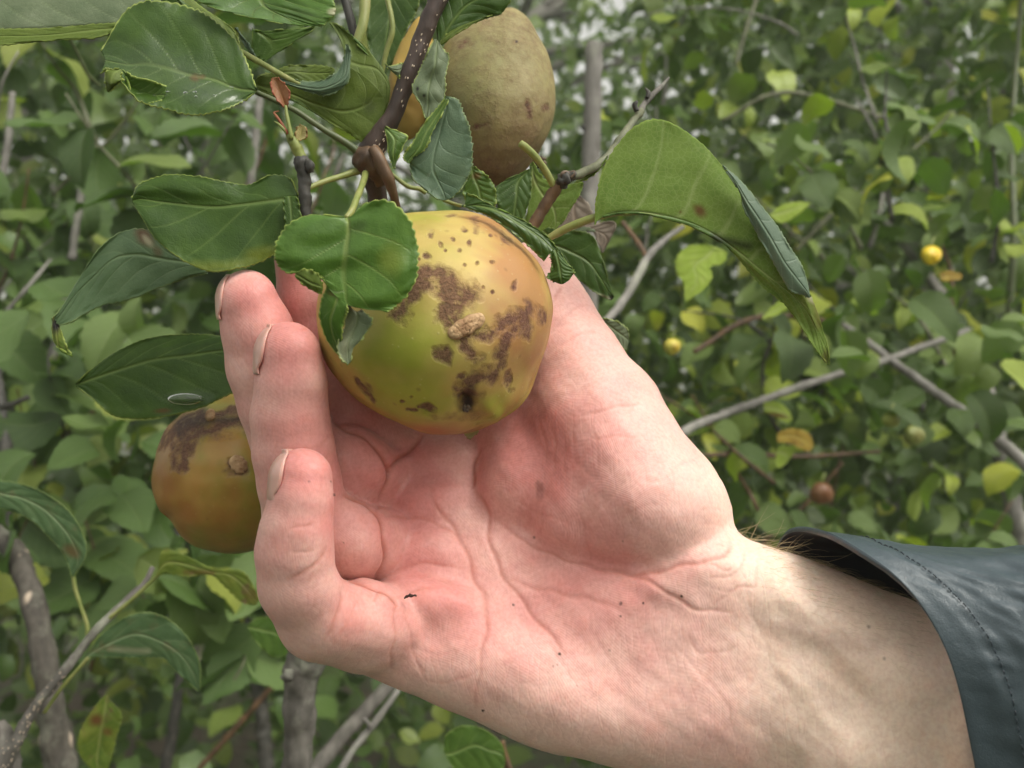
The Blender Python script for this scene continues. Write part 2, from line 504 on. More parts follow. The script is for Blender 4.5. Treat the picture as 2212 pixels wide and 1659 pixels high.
# tendons and veins on the wrist
for L, hw, h in (([(1640, 1260), (1760, 1330), (1900, 1400), (2050, 1500)], 26, -5), ([(1690, 1370), (1800, 1450), (1900, 1560)], 30, 7),
                 ([(1660, 1420), (1740, 1500), (1850, 1640)], 22, -5), ([(1620, 1330), (1720, 1360), (1840, 1400)], 20, -3),
                 ([(1440, 1010), (1400, 1060), (1330, 1090)], 40, -4)):
    m = fi
    dd, tt = poly_dist(P2[m], np.array(L))
    cd[m] += np.exp(-(dd / hw) ** 2) * h * np.clip(np.minimum(tt, 1 - tt) * 4, 0, 1)
nzA = nzA * np.clip((HP[:, 0] - 640) / 150, .25, 1)
HP2 = HP + HN * (nzA - cd)[:, None]
HPW = HP2.copy(); HPW[:, 2] /= KW
WV = at_np(HPW)

def gauss(P, c, s):
    return np.exp(-(((P - np.array(c)) / s) ** 2).sum(1))
red = np.zeros(len(HP))
for c, s, a in (((653, 1020), 70, 1.0), ((625, 760), 75, .85), ((533, 640), 70, .7), ((620, 930), 70, .6), ((690, 1120), 60, .5), ((760, 1160), 70, .45),
                ((780, 1030), 80, .6), ((820, 930), 90, 1.0), ((640, 640), 90, .8), ((760, 1330), 60, .6), ((900, 1080), 90, .9), ((960, 1010), 80, .5),
                ((1130, 960), 120, 1.0), ((1200, 1000), 120, .7), ((920, 1210), 90, .75), ((950, 1320), 110, .75), ((1060, 1370), 120, .45), ((1200, 1330), 120, .4),
                ((1300, 900), 120, .35), ((1220, 700), 90, .45), ((1280, 1180), 100, .4), ((870, 1420), 90, .3), ((1250, 1250), 150, .35), ((1330, 1280), 120, .3)):
    red = np.maximum(red, 0) + a * gauss(P2, c, s) * .75
red = red * 1.0 + .20 / (1 + np.exp((P2[:, 0] - 800) / 40)) + .10 + Noise(11)(HP / 140.0) * .09
red = np.clip(red, 0, 1.3)
wrist = 1 / (1 + np.exp(-((P2[:, 0] - 1600) * .93 - (P2[:, 1] - 1300) * .12) / 38))
wrist = np.maximum(wrist, 1 / (1 + np.exp(-((P2[:, 1] - 1555) * .96 - (P2[:, 0] - 1200) * .28) / 40)) * .6)
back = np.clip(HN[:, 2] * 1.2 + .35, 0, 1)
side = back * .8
vein = np.zeros(len(HP))
for L, hw, a in (([(1700, 1350), (1790, 1380), (1880, 1400)], 28, .9), ([(1620, 1540), (1750, 1600), (1850, 1680)], 26, .5), ([(1640, 1330), (1700, 1400), (1790, 1520)], 22, .5)):
    dd, tt = poly_dist(P2, np.array(L)); vein = np.maximum(vein, a * np.exp(-(dd / hw) ** 2))
dirt = np.zeros(len(HP))
def spot(u, v, r, a=1.0, r2=None):
    global dirt
    r2 = r2 or r
    w_ = Noise(int(u))(HP / 22.0) * .25
    dirt = np.maximum(dirt, a * np.clip(1.6 - 1.2 * (((P2[:, 0] - u) / r) ** 2 + ((P2[:, 1] - v) / r2) ** 2) ** .5 + w_, 0, 1) * front)
mole = dirt.copy()
spot(1164, 1056, 9, .75, 17); mole = dirt.copy(); dirt = np.zeros(len(HP))
for a_ in ((1876, 1356, 6, .5), (1911, 1424, 6, .5), (1109, 1307, 4.5, 1), (1390, 1303, 4, 1), (1341, 1331, 4, 1), (1209, 1410, 4.5, 1), (1342, 1304, 6, .8), (1204, 1435, 6, .5), (1195, 1438, 4, .6),
           (668, 1041, 3, .8), (714, 1041, 3.5, .8), (722, 1069, 4, .9), (741, 1173, 3.2, 1), (1043, 1536, 4, 1), (1472, 1288, 3.5, 1), (1316, 1404, 3, .7), (1156, 1161, 4, .7), (1345, 1170, 4, .9), (1246, 1480, 4, .7), (1474, 1490, 3, .9)):
    spot(a_[0], a_[1], a_[2] * .62, a_[3])

skin, n, b, out = new_mat('skin')
oc = objco(n)
aR, aW, aC, aV, aD, aM, aB = [attr(n, x) for x in ('red', 'wrist', 'crease', 'vein', 'dirt', 'mole', 'back')]
nz1 = noise(n, oc, 120, 5)
nz2 = noise(n, oc, 900, 3)
base = mixc(n, aR, (0.71, 0.445, 0.395), (0.60, 0.25, 0.23))
base = mixc(n, aW, base, (0.78, 0.615, 0.505))
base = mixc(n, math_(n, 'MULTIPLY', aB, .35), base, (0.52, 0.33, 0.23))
base = mixc(n, math_(n, 'MULTIPLY', aV, .55), base, (0.50, 0.36, 0.31))
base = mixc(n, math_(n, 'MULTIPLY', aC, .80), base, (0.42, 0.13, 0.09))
mot = ramp(n, nz1, [(.3, (.90, .87, .86)), (.5, (1, 1, 1)), (.72, (1.0, .93, .91))])
base = mixc(n, 1.0, base, ramp(n, nz2, [(.35, (.94, .89, .88)), (.6, (1.03, 1.03, 1.02))]), 'MULTIPLY')
base = mixc(n, 1.0, base, mot, 'MULTIPLY')
base = mixc(n, math_(n, 'MULTIPLY', aM, .8), base, (0.20, 0.075, 0.06))
base = mixc(n, aD, base, (0.05, 0.02, 0.015))
n.links.new(base, b.inputs['Base Color'])
b.inputs['Roughness'].default_value = .52
b.inputs['Specular IOR Level'].default_value = .38
b.inputs['Subsurface Weight'].default_value = .35
b.inputs['Subsurface Radius'].default_value = (1.0, .30, .16)
b.inputs['Subsurface Scale'].default_value = .004
# friction ridges: fine warped waves; a Voronoi cell net on the wrist
wv = N(n, 'ShaderNodeTexWave', i_Scale=560.0, i_Distortion=120.0, i_Detail=1.0)
wv.bands_direction = 'DIAGONAL'; wv.inputs['Detail Scale'].default_value = .06
n.links.new(oc, wv.inputs['Vector'])
vo = N(n, 'ShaderNodeTexVoronoi', i_Scale=900.0); n.links.new(oc, vo.inputs['Vector'])
h = math_(n, 'ADD', math_(n, 'MULTIPLY', wv.outputs['Fac'], math_(n, 'SUBTRACT', .35, math_(n, 'MULTIPLY', aW, .3))), math_(n, 'MULTIPLY', vo.outputs['Distance'], .35))
h = math_(n, 'ADD', h, math_(n, 'MULTIPLY', nz1, 2.2))
mp = N(n, 'ShaderNodeMapping'); mp.inputs['Rotation'].default_value = (0, .5, 0); mp.inputs['Scale'].default_value = (1, 1, .3)
n.links.new(oc, mp.inputs['Vector'])
wr = N(n, 'ShaderNodeTexVoronoi', i_Scale=420.0); wr.feature = 'DISTANCE_TO_EDGE'; n.links.new(mp.outputs[0], wr.inputs['Vector'])
h = math_(n, 'ADD', h, math_(n, 'MULTIPLY', math_(n, 'MULTIPLY', wr.outputs['Distance'], 6.0, True), 1.1))
bump(n, b, h, .00022, .16)

person = empty('person', at(1500, 1400, .25), 'bare right hand cupping the russeted apple, forearm coming out of a blue-grey jacket sleeve', 'person')
Fo = HF if not flip_in_uvw else HF[:, ::-1]
# (u,v,w) -> (x, depth, -z) flips handedness once
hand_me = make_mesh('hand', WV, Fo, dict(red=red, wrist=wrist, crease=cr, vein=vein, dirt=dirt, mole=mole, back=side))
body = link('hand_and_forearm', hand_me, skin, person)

# fingernails: curved plates seen almost edge-on at the left of each fingertip
nailm, n, b, out = new_mat('nail')
n.links.new(mixc(n, noise(n, objco(n), 60, 2), (.58, .31, .26), (.54, .34, .29)), b.inputs['Base Color'])
b.inputs['Roughness'].default_value = .3
b.inputs['Subsurface Weight'].default_value = .2
b.inputs['Subsurface Scale'].default_value = .002

def nail(cu0, cu1, y0, y1, Y, r0, r1, tipy, tipr, a_front, a_tip):
    nu, nv = 26, 16
    t = np.linspace(0, 1, nu)[:, None]; s_ = np.linspace(0, 1, nv)[None, :]
    y = y0 + (y1 - y0) * t
    cu = cu0 + (cu1 - cu0) * t
    r = r0 + (r1 - r0) * t
    cap = np.sqrt(np.clip(1 - (np.clip(tipy - y, 0, None) / (tipr + 1)) ** 2, 0.36, 1))
    r = r * cap + 1.9 - 3.0 * (t > .9) * (t - .9) * 10 * .8
    a0 = np.radians(a_tip + (a_front - a_tip) * np.sin(np.clip(t * 1.15, 0, 1) * math.pi) ** .6)
    a = a0 + s_ * (np.radians(150) - a0)
    u = cu - r * np.sin(a); w_ = Y * KW - r * np.cos(a)
    V = at_np(np.stack([u, np.broadcast_to(y, u.shape), w_ / KW], -1).reshape(-1, 3))
    o = link('fingernail', make_mesh('fingernail', V, grid_faces(nu, nv)), nailm, person)
    sd = o.modifiers.new('thick', 'SOLIDIFY'); sd.thickness = .0004; sd.offset = -1
    return o
nail(653, 650, 970, 1082, .2225, 65, 70, 1033, 65, 36, 52)
nail(623, 626, 700, 808, .2395, 70, 76, 764, 70, 46, 60)
nail(533, 545, 594, 690, .254, 67, 74, 650, 67, 54, 66)

# wrist hair
hv, hf = [], []
off = 0
for i in range(85):
    s0 = rng.uniform(0, 1) ** 1.3
    u = 1592 + s0 * 330; v = np.interp(u, [1592, 1608, 1655, 1700, 1800, 1870, 1980], [1140, 1160, 1178, 1191, 1227, 1258, 1303])
    Y = .2545 - (u - 1592) * 4.0e-5 + rng.uniform(-.004, .006)
    L = rng.uniform(40, 120) * (1.0 if s0 < .45 else .55)
    a = rng.normal(-.28, .42) if s0 < .4 else rng.normal(.30, .14)
    curl = rng.normal(.35, .5)
    P = [(u, v + rng.uniform(3, 12), Y)]
    for k in range(7):
        a += curl / 6
        u_, v_, Y_ = P[-1]
        P.append((u_ + L / 7 * math.cos(a), v_ + L / 7 * math.sin(a) , Y_ - rng.uniform(-.0003, .0006)))
    C = at_np(catmull(P, 14))
    V_, F_ = tube_world(C, np.linspace(1, .35, 14) * 4.6e-5 * rng.uniform(.8, 1.5), 4)
    hv.append(V_); hf.append(F_ + off); off += len(V_)
# finer hairs lying along the back edge of the forearm
cand = np.where((P2[:, 0] > 1640) & (P2[:, 0] < 1990) & (HN[:, 1] < -.25) & (HN[:, 2] < .45))[0]
for i in rng.choice(cand, 330, replace=False):
    p0 = HP2[i]; nn = HN[i]
    a = rng.normal(.42, .16); L = rng.uniform(22, 60)
    dr_ = np.array([math.cos(a), math.sin(a), rng.normal(0, .25)])
    k = np.linspace(0, 1, 7)[:, None]
    q = p0 + dr_ * L * k + nn * (1 + L * .16 * np.sin(k * 2.4))
    q[:, 2] /= KW
    V_, F_ = tube_world(at_np(q), np.linspace(1, .3, 7) * 3.0e-5, 4)
    hv.append(V_); hf.append(F_ + off); off += len(V_)
hairm, n, b, out = new_mat('hair')
b.inputs['Base Color'].default_value = (.46, .36, .20, 1); b.inputs['Roughness'].default_value = .4
tag(link('arm_hair', make_mesh('arm_hair', np.vstack(hv), np.vstack(hf)), hairm, person), kind='stuff')

# ------------------------------------------------------------------ jacket sleeve
R0 = np.array([(1722, 1141, .252), (1790, 1153, .232), (1859, 1191, .2205), (1925, 1238, .2135), (1985, 1303, .208), (2035, 1392, .2045), (2066, 1480, .203), (2090, 1585, .203), (2110, 1700, .2045), (2118, 1840, .208),
               (2080, 1950, .225), (1990, 1980, .247), (1890, 1900, .268), (1800, 1750, .279), (1740, 1600, .284), (1700, 1450, .283), (1676, 1300, .277), (1672, 1215, .270), (1690, 1165, .263)])
seg = 220
ring = catmull_closed(R0, seg)
cen = ring.mean(0)
rows = []
nr = 150
nzs = Noise(21, ((1, 1), (2, .6), (4.5, .3)))
for i in range(nr):
    t = i / (nr - 1)
    x = t * 720
    q = ring.copy()
    q[:, 0] += x * 1.0
    q[:, 1] += np.where(q[:, 1] < cen[1], x * .085 + 20 * np.sin(x / 150) , x * .26)
    q[:, 2] -= x * 4.0e-5
    hem = 1 + .010 * math.exp(-(x / 9) ** 2) - .004 * math.exp(-((x - 118) / 6) ** 2) + .006 * math.exp(-((x - 60) / 40) ** 2)
    q = cen + (q - cen - np.array([x, 0, 0])) * np.array([hem, hem, 1]) + np.array([x, 0, 0])
    rows.append(q)
Q = np.array(rows)
th = np.arange(seg) / seg * 2 * math.pi
X = np.linspace(0, 720, nr)[:, None]
# folds: puckers gathered along the seam, long diagonal drape creases
pk = np.sin(th[None, :] * 31 + 1.4 * np.sin(th[None, :] * 7)) * np.exp(-((X - 118) / 30) ** 2) * 1.6
dr = np.zeros((nr, seg))
for ph, sl_, am, wd, x0 in ((1.55, .0026, 9, .10, 200), (2.05, .0018, 7, .09, 260), (1.1, .0032, 6, .08, 300), (2.45, .001, 8, .1, 180), (.75, .002, 5, .07, 260), (1.8, .003, 5, .06, 330), (2.9, .001, 6, .1, 240)):
    dd = (th[None, :] - ph - (X - x0) * sl_) / wd
    dr += am * np.exp(-dd ** 2) * np.clip((X - 125) / 60, 0, 1)
lown = nzs(np.stack([np.broadcast_to(X / 260, (nr, seg)), np.broadcast_to(np.sin(th)[None], (nr, seg)), np.broadcast_to(np.cos(th)[None], (nr, seg))], -1)) * 5
dirn = Q - Q.mean(1, keepdims=True)
dirn[..., 2] *= KW
dirn /= np.linalg.norm(dirn, axis=-1, keepdims=True)
amp = (pk + dr * .55 + lown * .6 * np.clip(X / 100, .15, 1))
Q[..., 0] += dirn[..., 0] * amp; Q[..., 1] += dirn[..., 1] * amp; Q[..., 2] += dirn[..., 2] * amp / KW
slv, n, b, out = new_mat('sleeve_fabric')
oc = objco(n)
f1 = noise(n, oc, 45, 5)
f2 = noise(n, oc, 3500, 2)
n.links.new(mixc(n, f1, (.038, .056, .068), (.056, .078, .092)), b.inputs['Base Color'])
n.links.new(math_(n, 'ADD', .26, math_(n, 'MULTIPLY', f1, .22)), b.inputs['Roughness'])
b.inputs['Specular IOR Level'].default_value = .6
bump(n, b, math_(n, 'ADD', math_(n, 'MULTIPLY', f2, .25), noise(n, oc, 160, 4)), .0005, .8)
lin, n, b, out = new_mat('sleeve_lining')
b.inputs['Base Color'].default_value = (.018, .019, .024, 1); b.inputs['Roughness'].default_value = .8
sle = link('jacket_sleeve', make_mesh('jacket_sleeve', at_np(Q).reshape(-1, 3), grid_faces(nr, seg, True)[:, ::-1]), [slv, lin], person)
sd = sle.modifiers.new('cloth', 'SOLIDIFY'); sd.thickness = .0016; sd.offset = -1; sd.material_offset = 1; sd.material_offset_rim = 0
# stitching row: separate short thread segments joined as one part
row = at_np(Q[int(118 / 720 * (nr - 1))])
nxt = at_np(Q[int(118 / 720 * (nr - 1)) + 1])
cc = row.mean(0)
hv, hf = [], []; off = 0
for i in range(0, seg, 2):
    a = row[i]; b_ = row[(i + 2) % seg]
    o_ = (a - cc) / np.linalg.norm(a - cc) * .0004
    for f0, f1_ in ((.12, .74),):
        C = np.array([a * (1 - f0) + b_ * f0, a * (1 - (f0 + f1_) / 2) + b_ * (f0 + f1_) / 2 + o_ * .7, a * (1 - f1_) + b_ * f1_]) + o_
        V_, F_ = tube_world(catmull(C, 5), np.full(5, 1.7e-4), 6)
        hv.append(V_); hf.append(F_ + off); off += len(V_)
thr, n, b, out = new_mat('thread'); b.inputs['Base Color'].default_value = (.02, .03, .04, 1)
st = link('stitching', make_mesh('stitching', np.vstack(hv), np.vstack(hf)), thr, None)
st.parent = sle; st.location = (0, 0, 0); st['kind'] = 'stuff'

# ------------------------------------------------------------------ apples
def apple_mesh(outline, c, Y, depth_r, n_th=360, n_ph=240, dents=(), lump=1.6, seed=1):
    """outline: closed (u,v) silhouette; c: centre; depth_r: half thickness in px at that depth"""
    o = catmull_closed(outline, 720)
    th0 = np.arctan2(o[:, 1] - c[1], o[:, 0] - c[0]); r0 = np.hypot(o[:, 0] - c[0], o[:, 1] - c[1])
    s_ = np.argsort(th0); th0 = th0[s_]; r0 = r0[s_]
    th = np.linspace(-math.pi, math.pi, n_th, endpoint=False)
    r = np.interp(th, th0, r0, period=2 * math.pi)
    rm = r.mean()
    ph = np.linspace(0.004, math.pi - .004, n_ph)[:, None]
    # towards the front the section relaxes to a circle, so the outline's corners fade into the flesh
    k = np.sin(ph) ** 2
    rr = r[None] * k + rm * (1 - k)
    sc_ = Y * F / 1850 / Y
    P = np.stack([c[0] + rr * np.sin(ph) * np.cos(th), c[1] + rr * np.sin(ph) * np.sin(th), -depth_r * np.cos(ph) * np.ones_like(rr)], -1)
    Nn = np.stack([np.sin(ph) * np.cos(th), np.sin(ph) * np.sin(th), -np.cos(ph) * np.ones_like(rr)], -1)
    P = P + Nn * (Noise(seed)(P / (rm * 1.6)) * lump)[..., None]
    for du, dv, sg, dep in dents:
        m = np.exp(-(((P[..., 0] - du) / sg) ** 2 + ((P[..., 1] - dv) / sg) ** 2)) * (P[..., 2] < 0)
        P = P - Nn * (m * dep)[..., None]
    flat = P.reshape(-1, 3)
    Wd = flat.copy(); Wd[:, 2] = Y + flat[:, 2] / F * Y
    V = at_np(Wd)
    return V, grid_faces(n_ph, n_th, True), flat

def stain(P, shapes, front_only=True, jag=1.0, seed=5):
    """0..1 mask from blotches: ('l', [(u,v)...], half width) or ('e', u, v, ru, rv, rot)"""
    oc_ = ((1, 1), (1.9, .4))
    x = P[:, :2] + jag * np.stack([Noise(seed, oc_)(P / 110.) * 7 + Noise(seed + 1, oc_)(P / 36.) * 2.6, Noise(seed + 2, oc_)(P / 110.) * 7 + Noise(seed + 3, oc_)(P / 36.) * 2.6], -1)
    m = np.zeros(len(P)); xj = x
    for s_ in shapes:
        a = 1.0
        if s_[0] == 'l': s_ = s_[:2] + (s_[2] * 1.3,) + s_[3:]
        else: s_ = s_[:3] + (s_[3] * 1.25, s_[4] * 1.25) + s_[5:]
        x = P[:, :2] + (xj - P[:, :2]) * min(1, (s_[2] if s_[0] == 'l' else min(s_[3], s_[4])) / 14.0) ** 1.5
        if s_[0] == 'l':
            dd, tt = poly_dist(x, np.array(s_[1], float)); v = 1.6 - dd / s_[2]
            a = s_[3] if len(s_) > 3 else 1
        else:
            _, u, v_, ru, rv, rot = s_[:6]; a = s_[6] if len(s_) > 6 else 1
            q = math.radians(rot); dx, dy = x[:, 0] - u, x[:, 1] - v_
            e = np.sqrt(((dx * math.cos(q) + dy * math.sin(q)) / ru) ** 2 + ((-dx * math.sin(q) + dy * math.cos(q)) / rv) ** 2)
            v = (1.4 - e) * 1.7
        m = np.maximum(m, a * np.clip(v * .62, 0, 1))
    if front_only: m *= P[:, 2] < 20
    return m

def apple_material(name, ca, cb, cc, speck=1.0, rough=.54, russ_all=0.0):
    """ca green flesh, cb yellow, cc orange blush; attributes: green, blush, russet, scab"""
    m, n, b, out = new_mat(name)
    oc = objco(n)
    base = mixc(n, attr(n, 'green'), cb, ca)
    base = mixc(n, attr(n, 'blush'), base, cc)
    big = noise(n, oc, 55, 4)
    base = mixc(n, 1.0, base, ramp(n, big, [(.3, (.86, .86, .80)), (.55, (1, 1, 1)), (.75, (1.06, 1.0, .94))]), 'MULTIPLY')
    # pale lenticels and fine russet netting
    v1 = N(n, 'ShaderNodeTexVoronoi', i_Scale=330.0); n.links.new(oc, v1.inputs['Vector'])
    dot = math_(n, 'SUBTRACT', 1.0, math_(n, 'MULTIPLY', v1.outputs['Distance'], 7.0), clamp=True)
    base = mixc(n, math_(n, 'MULTIPLY', dot, .45 * speck), base, (.50, .44, .22))
    v2 = N(n, 'ShaderNodeTexVoronoi', i_Scale=120.0); n.links.new(oc, v2.inputs['Vector'])
    dd = math_(n, 'SUBTRACT', 1.0, math_(n, 'MULTIPLY', v2.outputs['Distance'], 9.0), clamp=True)
    base = mixc(n, math_(n, 'MULTIPLY', dd, .6 * speck), base, (.12, .06, .02))
    fine = noise(n, oc, 1100, 4, .7)
    mid = noise(n, oc, 330, 4, .65)
    rs = math_(n, 'ADD', attr(n, 'russet'), russ_all)
    rmask = math_(n, 'MULTIPLY', math_(n, 'SUBTRACT', math_(n, 'ADD', rs, math_(n, 'MULTIPLY', math_(n, 'MULTIPLY', math_(n, 'SUBTRACT', mid, .5), 2.2), math_(n, 'ADD', rs, .1)))  , .16), 1.5, clamp=True)
    rcol = ramp(n, fine, [(.3, (.050, .018, .014)), (.5, (.115, .045, .032)), (.72, (.21, .105, .065))])
    base = mixc(n, math_(n, 'MULTIPLY', rmask, .88), base, rcol)
    base = mixc(n, attr(n, 'scab'), base, (.030, .014, .012))
    n.links.new(base, b.inputs['Base Color'])
    n.links.new(math_(n, 'ADD', rough, math_(n, 'MULTIPLY', rmask, .3)), b.inputs['Roughness'])
    b.inputs['Specular IOR Level'].default_value = .45
    b.inputs['Subsurface Weight'].default_value = .12
    b.inputs['Subsurface Radius'].default_value = (1, .7, .2)
    b.inputs['Subsurface Scale'].default_value = .003
    h = math_(n, 'ADD', math_(n, 'MULTIPLY', math_(n, 'MULTIPLY', fine, rmask), 1.6), math_(n, 'ADD', math_(n, 'MULTIPLY', noise(n, oc, 700, 2), .10), math_(n, 'MULTIPLY', dot, .12)))
    bump(n, b, h, .0005, .9)
    return m

def G2d(P, u, v, s, a=1.0, s2=None):
    return a * np.exp(-(((P[:, 0] - u) / s) ** 2 + ((P[:, 1] - v) / (s2 or s)) ** 2))

# 1. the cupped apple
outl = [(1197, 655), (1194, 710), (1183, 762), (1160, 812), (1136, 856), (1098, 893), (1050, 922), (1000, 939), (950, 942), (905, 934), (850, 912), (790, 880), (742, 838), (708, 785), (694, 720), (692, 650), (706, 590), (740, 535), (790, 494), (850, 466), (905, 456), (960, 454), (1015, 458), (1062, 470), (1108, 503), (1150, 548), (1180, 600)]
CA = (945, 698)
V, Fc, P = apple_mesh(outl, CA, .2475, 246, 420, 300, dents=((1012, 880, 22, 30), (1062, 893, 20, -9), (985, 905, 22, 5), (1128, 835, 40, 8), (1020, 850, 60, 8), (925, 888, 10, 4), (800, 835, 40, 5)), lump=3.0, seed=31)
russ = stain(P, [
    ('l', z4((290, 1110), (380, 1060), (520, 1070), (640, 1110), (700, 1180)), 20), ('e', 972, 622, 46, 26, 15), ('l', z4((700, 1150), (640, 1230), (620, 1330)), 18),
    ('e', 988, 668, 22, 26, 0), ('l', z4((250, 1180), (200, 1270), (140, 1350)), 13), ('e', 905, 615, 16, 14, 0), ('l', z4((560, 1320), (560, 1440)), 16),
    ('l', [(1000, 720), (1025, 726), (1060, 722), (1085, 715)], 11), ('l', z4((1040, 1440), (1110, 1400), (1180, 1440), (1160, 1520)), 14), ('e', 1110, 700, 20, 14, -20),
    ('l', [(1108, 715), (1095, 740), (1085, 770), (1065, 800), (1040, 815), (1015, 830)], 12), ('l', [(1005, 735), (1018, 760), (1025, 775)], 15), ('e', 1010, 745, 22, 20, 0),
    ('l', z4((1260, 1240), (1290, 1300), (1250, 1380)), 8, .8), ('e', 1171, 683, 10, 19, 0, .75), ('l', [(1130, 690), (1150, 665)], 9, .7),
    ('e', 948, 768, 13, 18, 0), ('e', 1107, 820, 11, 17, 0, .8), ('l', [(772, 822), (790, 838), (810, 858)], 7, 1), ('e', 921, 885, 13, 10, 20), ('l', [(880, 885), (900, 888)], 3),
    ('e', 998, 815, 8, 8, 0, .9), ('l', [(870, 655), (895, 650)], 9, .8), ('e', 1098, 512, 8, 18, -30, .7), ('e', 927, 505, 8, 13, -20, .65), ('e', 970, 467, 12, 6, 0, .5),
    ('e', 1033, 488, 10, 14, 0, .5), ('e', 1113, 618, 6, 8, 0, .9), ('e', 870, 868, 4, 3, 0, .8), ('e', 1010, 862, 24, 26, 0, .9), ('e', 940, 905, 30, 8, 10, .35), ('e', 1000, 905, 60, 12, 0, .4),
] + [('e', u, v, r_, r_, 0, .8) for u, v, r_ in ((955, 531, 5), (979, 516, 4.5), (1001, 495, 5), (990, 539, 4), (922, 553, 6), (1031, 569, 4.5), (1064, 566, 4.5), (1003, 572, 3.5), (1042, 620, 3.5), (1063, 630, 4), (1012, 525, 5), (962, 541, 3), (1060, 505, 4), (905, 560, 4), (888, 858, 3), (905, 880, 3))], seed=41)
green = np.clip(G2d(P, 850, 800, 120, .9) + G2d(P, 930, 880, 100, .55, 50) + G2d(P, 870, 700, 90, .35) + G2d(P, 1065, 890, 45, 1.0) + G2d(P, 910, 470, 60, .5, 30) + Noise(8)(P / 120) * .10, 0, 1)
blush = np.clip(G2d(P, 1150, 690, 105, 1.0, 180) + G2d(P, 1060, 470, 60, .9, 40) + G2d(P, 1110, 560, 60, .5, 60) + G2d(P, 950, 938, 110, .9, 26) + G2d(P, 1090, 600, 70, .35) + G2d(P, 720, 870, 60, .5) + Noise(9)(P / 110) * .14, 0, 1)
scab = np.clip(stain(P, [('e', 1010, 868, 12, 14, 0, .95), ('e', 1000, 880, 14, 9, 0, .8), ('e', 1018, 845, 8, 10, 0, .6)], seed=44, jag=.7), 0, 1)
am1 = apple_material('apple_skin', (.27, .30, .028), (.46, .345, .10), (.36, .18, .06))
A1 = empty('apple', at(945, 698, .2475), 'large yellow-green apple with brown russet blotches resting in the cupped hand', 'apple', 'apples on the tree')
sk = link('apple_skin', make_mesh('apple_skin', V, Fc, dict(green=green, blush=blush, russet=russ, scab=scab)), am1, A1)

# raised corky scab, split down the middle
def front_w(P, u, v, Y, n=3):
    d_ = (P[:, 0] - u) ** 2 + (P[:, 1] - v) ** 2 + (P[:, 2] > 0) * 1e9
    i = np.argsort(d_)[:n]
    return Y + P[i, 2].mean() / F * Y
cork, n, b, out = new_mat('cork')
oc = objco(n)
n.links.new(ramp(n, noise(n, oc, 260, 4), [(.3, (.20, .10, .045)), (.5, (.36, .22, .11)), (.7, (.50, .34, .19))]), b.inputs['Base Color'])
b.inputs['Roughness'].default_value = .8
bump(n, b, noise(n, oc, 500, 3), .0005, .8)
def patch_shell(cu, cv, L, Wd, rot, Y, P, hgt, groove=True, seed=3, nm='scab', mat=None, parent=None):
    nu, nv = 60, 30
    s_ = np.linspace(-1, 1, nu)[:, None]; t = np.linspace(-1, 1, nv)[None, :]
    prof = np.sqrt(np.clip(1 - s_ ** 2, 0, 1)) ** .8
    x = s_ * L * np.ones_like(t); y = t * Wd * prof * (1 + .10 * np.sin(s_ * 9 + t * 2))
    q = math.radians(rot)
    u = cu + x * math.cos(q) - y * math.sin(q); v = cv + x * math.sin(q) + y * math.cos(q)
    w0 = np.array([[front_w(P, a, c2, Y, 2) for a, c2 in zip(ru, rv)] for ru, rv in zip(u[::6, ::5], v[::6, ::5])])
    su_ = s_[::6, 0]; tv_ = t[0, ::5]
    w1 = np.array([np.interp(t[0], tv_, r_) for r_ in w0]); w1 = np.array([np.interp(s_[:, 0], su_, c_) for c_ in w1.T]).T
    from_edge = np.clip((1 - t ** 2) * (1 - s_ ** 2) * 4, 0, 1) ** .5
    hh = hgt * from_edge * (1 - (.75 * np.exp(-((t + .25 - .12 * np.sin(s_ * 5)) / .13) ** 2) if groove else 0)) * (1 - .35 * np.exp(-(((s_ + .12 + .1 * t) / .05) ** 2)))
    hh = hh + Noise(seed)(np.stack([u, v, w1 * 0], -1) / 9) * .35 * from_edge - .8
    w1 = w1 - hh / F * Y
    V_ = at_np(np.stack([u, v, w1], -1).reshape(-1, 3))
    o = link(nm, make_mesh(nm, V_, grid_faces(nu, nv)), mat, parent)
    sd = o.modifiers.new('thick', 'SOLIDIFY'); sd.thickness = .0008; sd.offset = -1
    return o
patch_shell(1007.5, 704.5, 38, 12.5, -29, .2475, P, 4.5, mat=cork, parent=A1, nm='cork_scab')

# dried calyx: small withered lobes in the eye of the fruit
dry, n, b, out = new_mat('dry_calyx')
n.links.new(ramp(n, noise(n, objco(n), 500, 4), [(.35, (.03, .018, .012)), (.7, (.22, .15, .10))]), b.inputs['Base Color'])
b.inputs['Roughness'].default_value = .6
def calyx(cu, cv, Y, r, parent, count=6, seed=2, nm='calyx'):
    rg = np.random.default_rng(seed)
    hv, hf, off = [], [], 0
    for k in range(count):
        a = k / count * 6.283 + rg.uniform(-.3, .3)
        P_ = [(cu, cv, Y, r * .32), (cu + math.cos(a) * r * .6, cv + math.sin(a) * r * .5, Y - .0010, r * .28), (cu + math.cos(a + .4) * r, cv + math.sin(a + .4) * r * .8, Y - .0004 * rg.uniform(0, 3), r * .06)]
        V_, F_ = tube(P_, 10, 6, .1, 900, seed + k); hv.append(V_); hf.append(F_ + off); off += len(V_)
    return link(nm, make_mesh(nm, np.vstack(hv), np.vstack(hf)), dry, parent)
calyx(1008, 882, front_w(P, 1008, 882, .2475) + .0006, 11, A1)

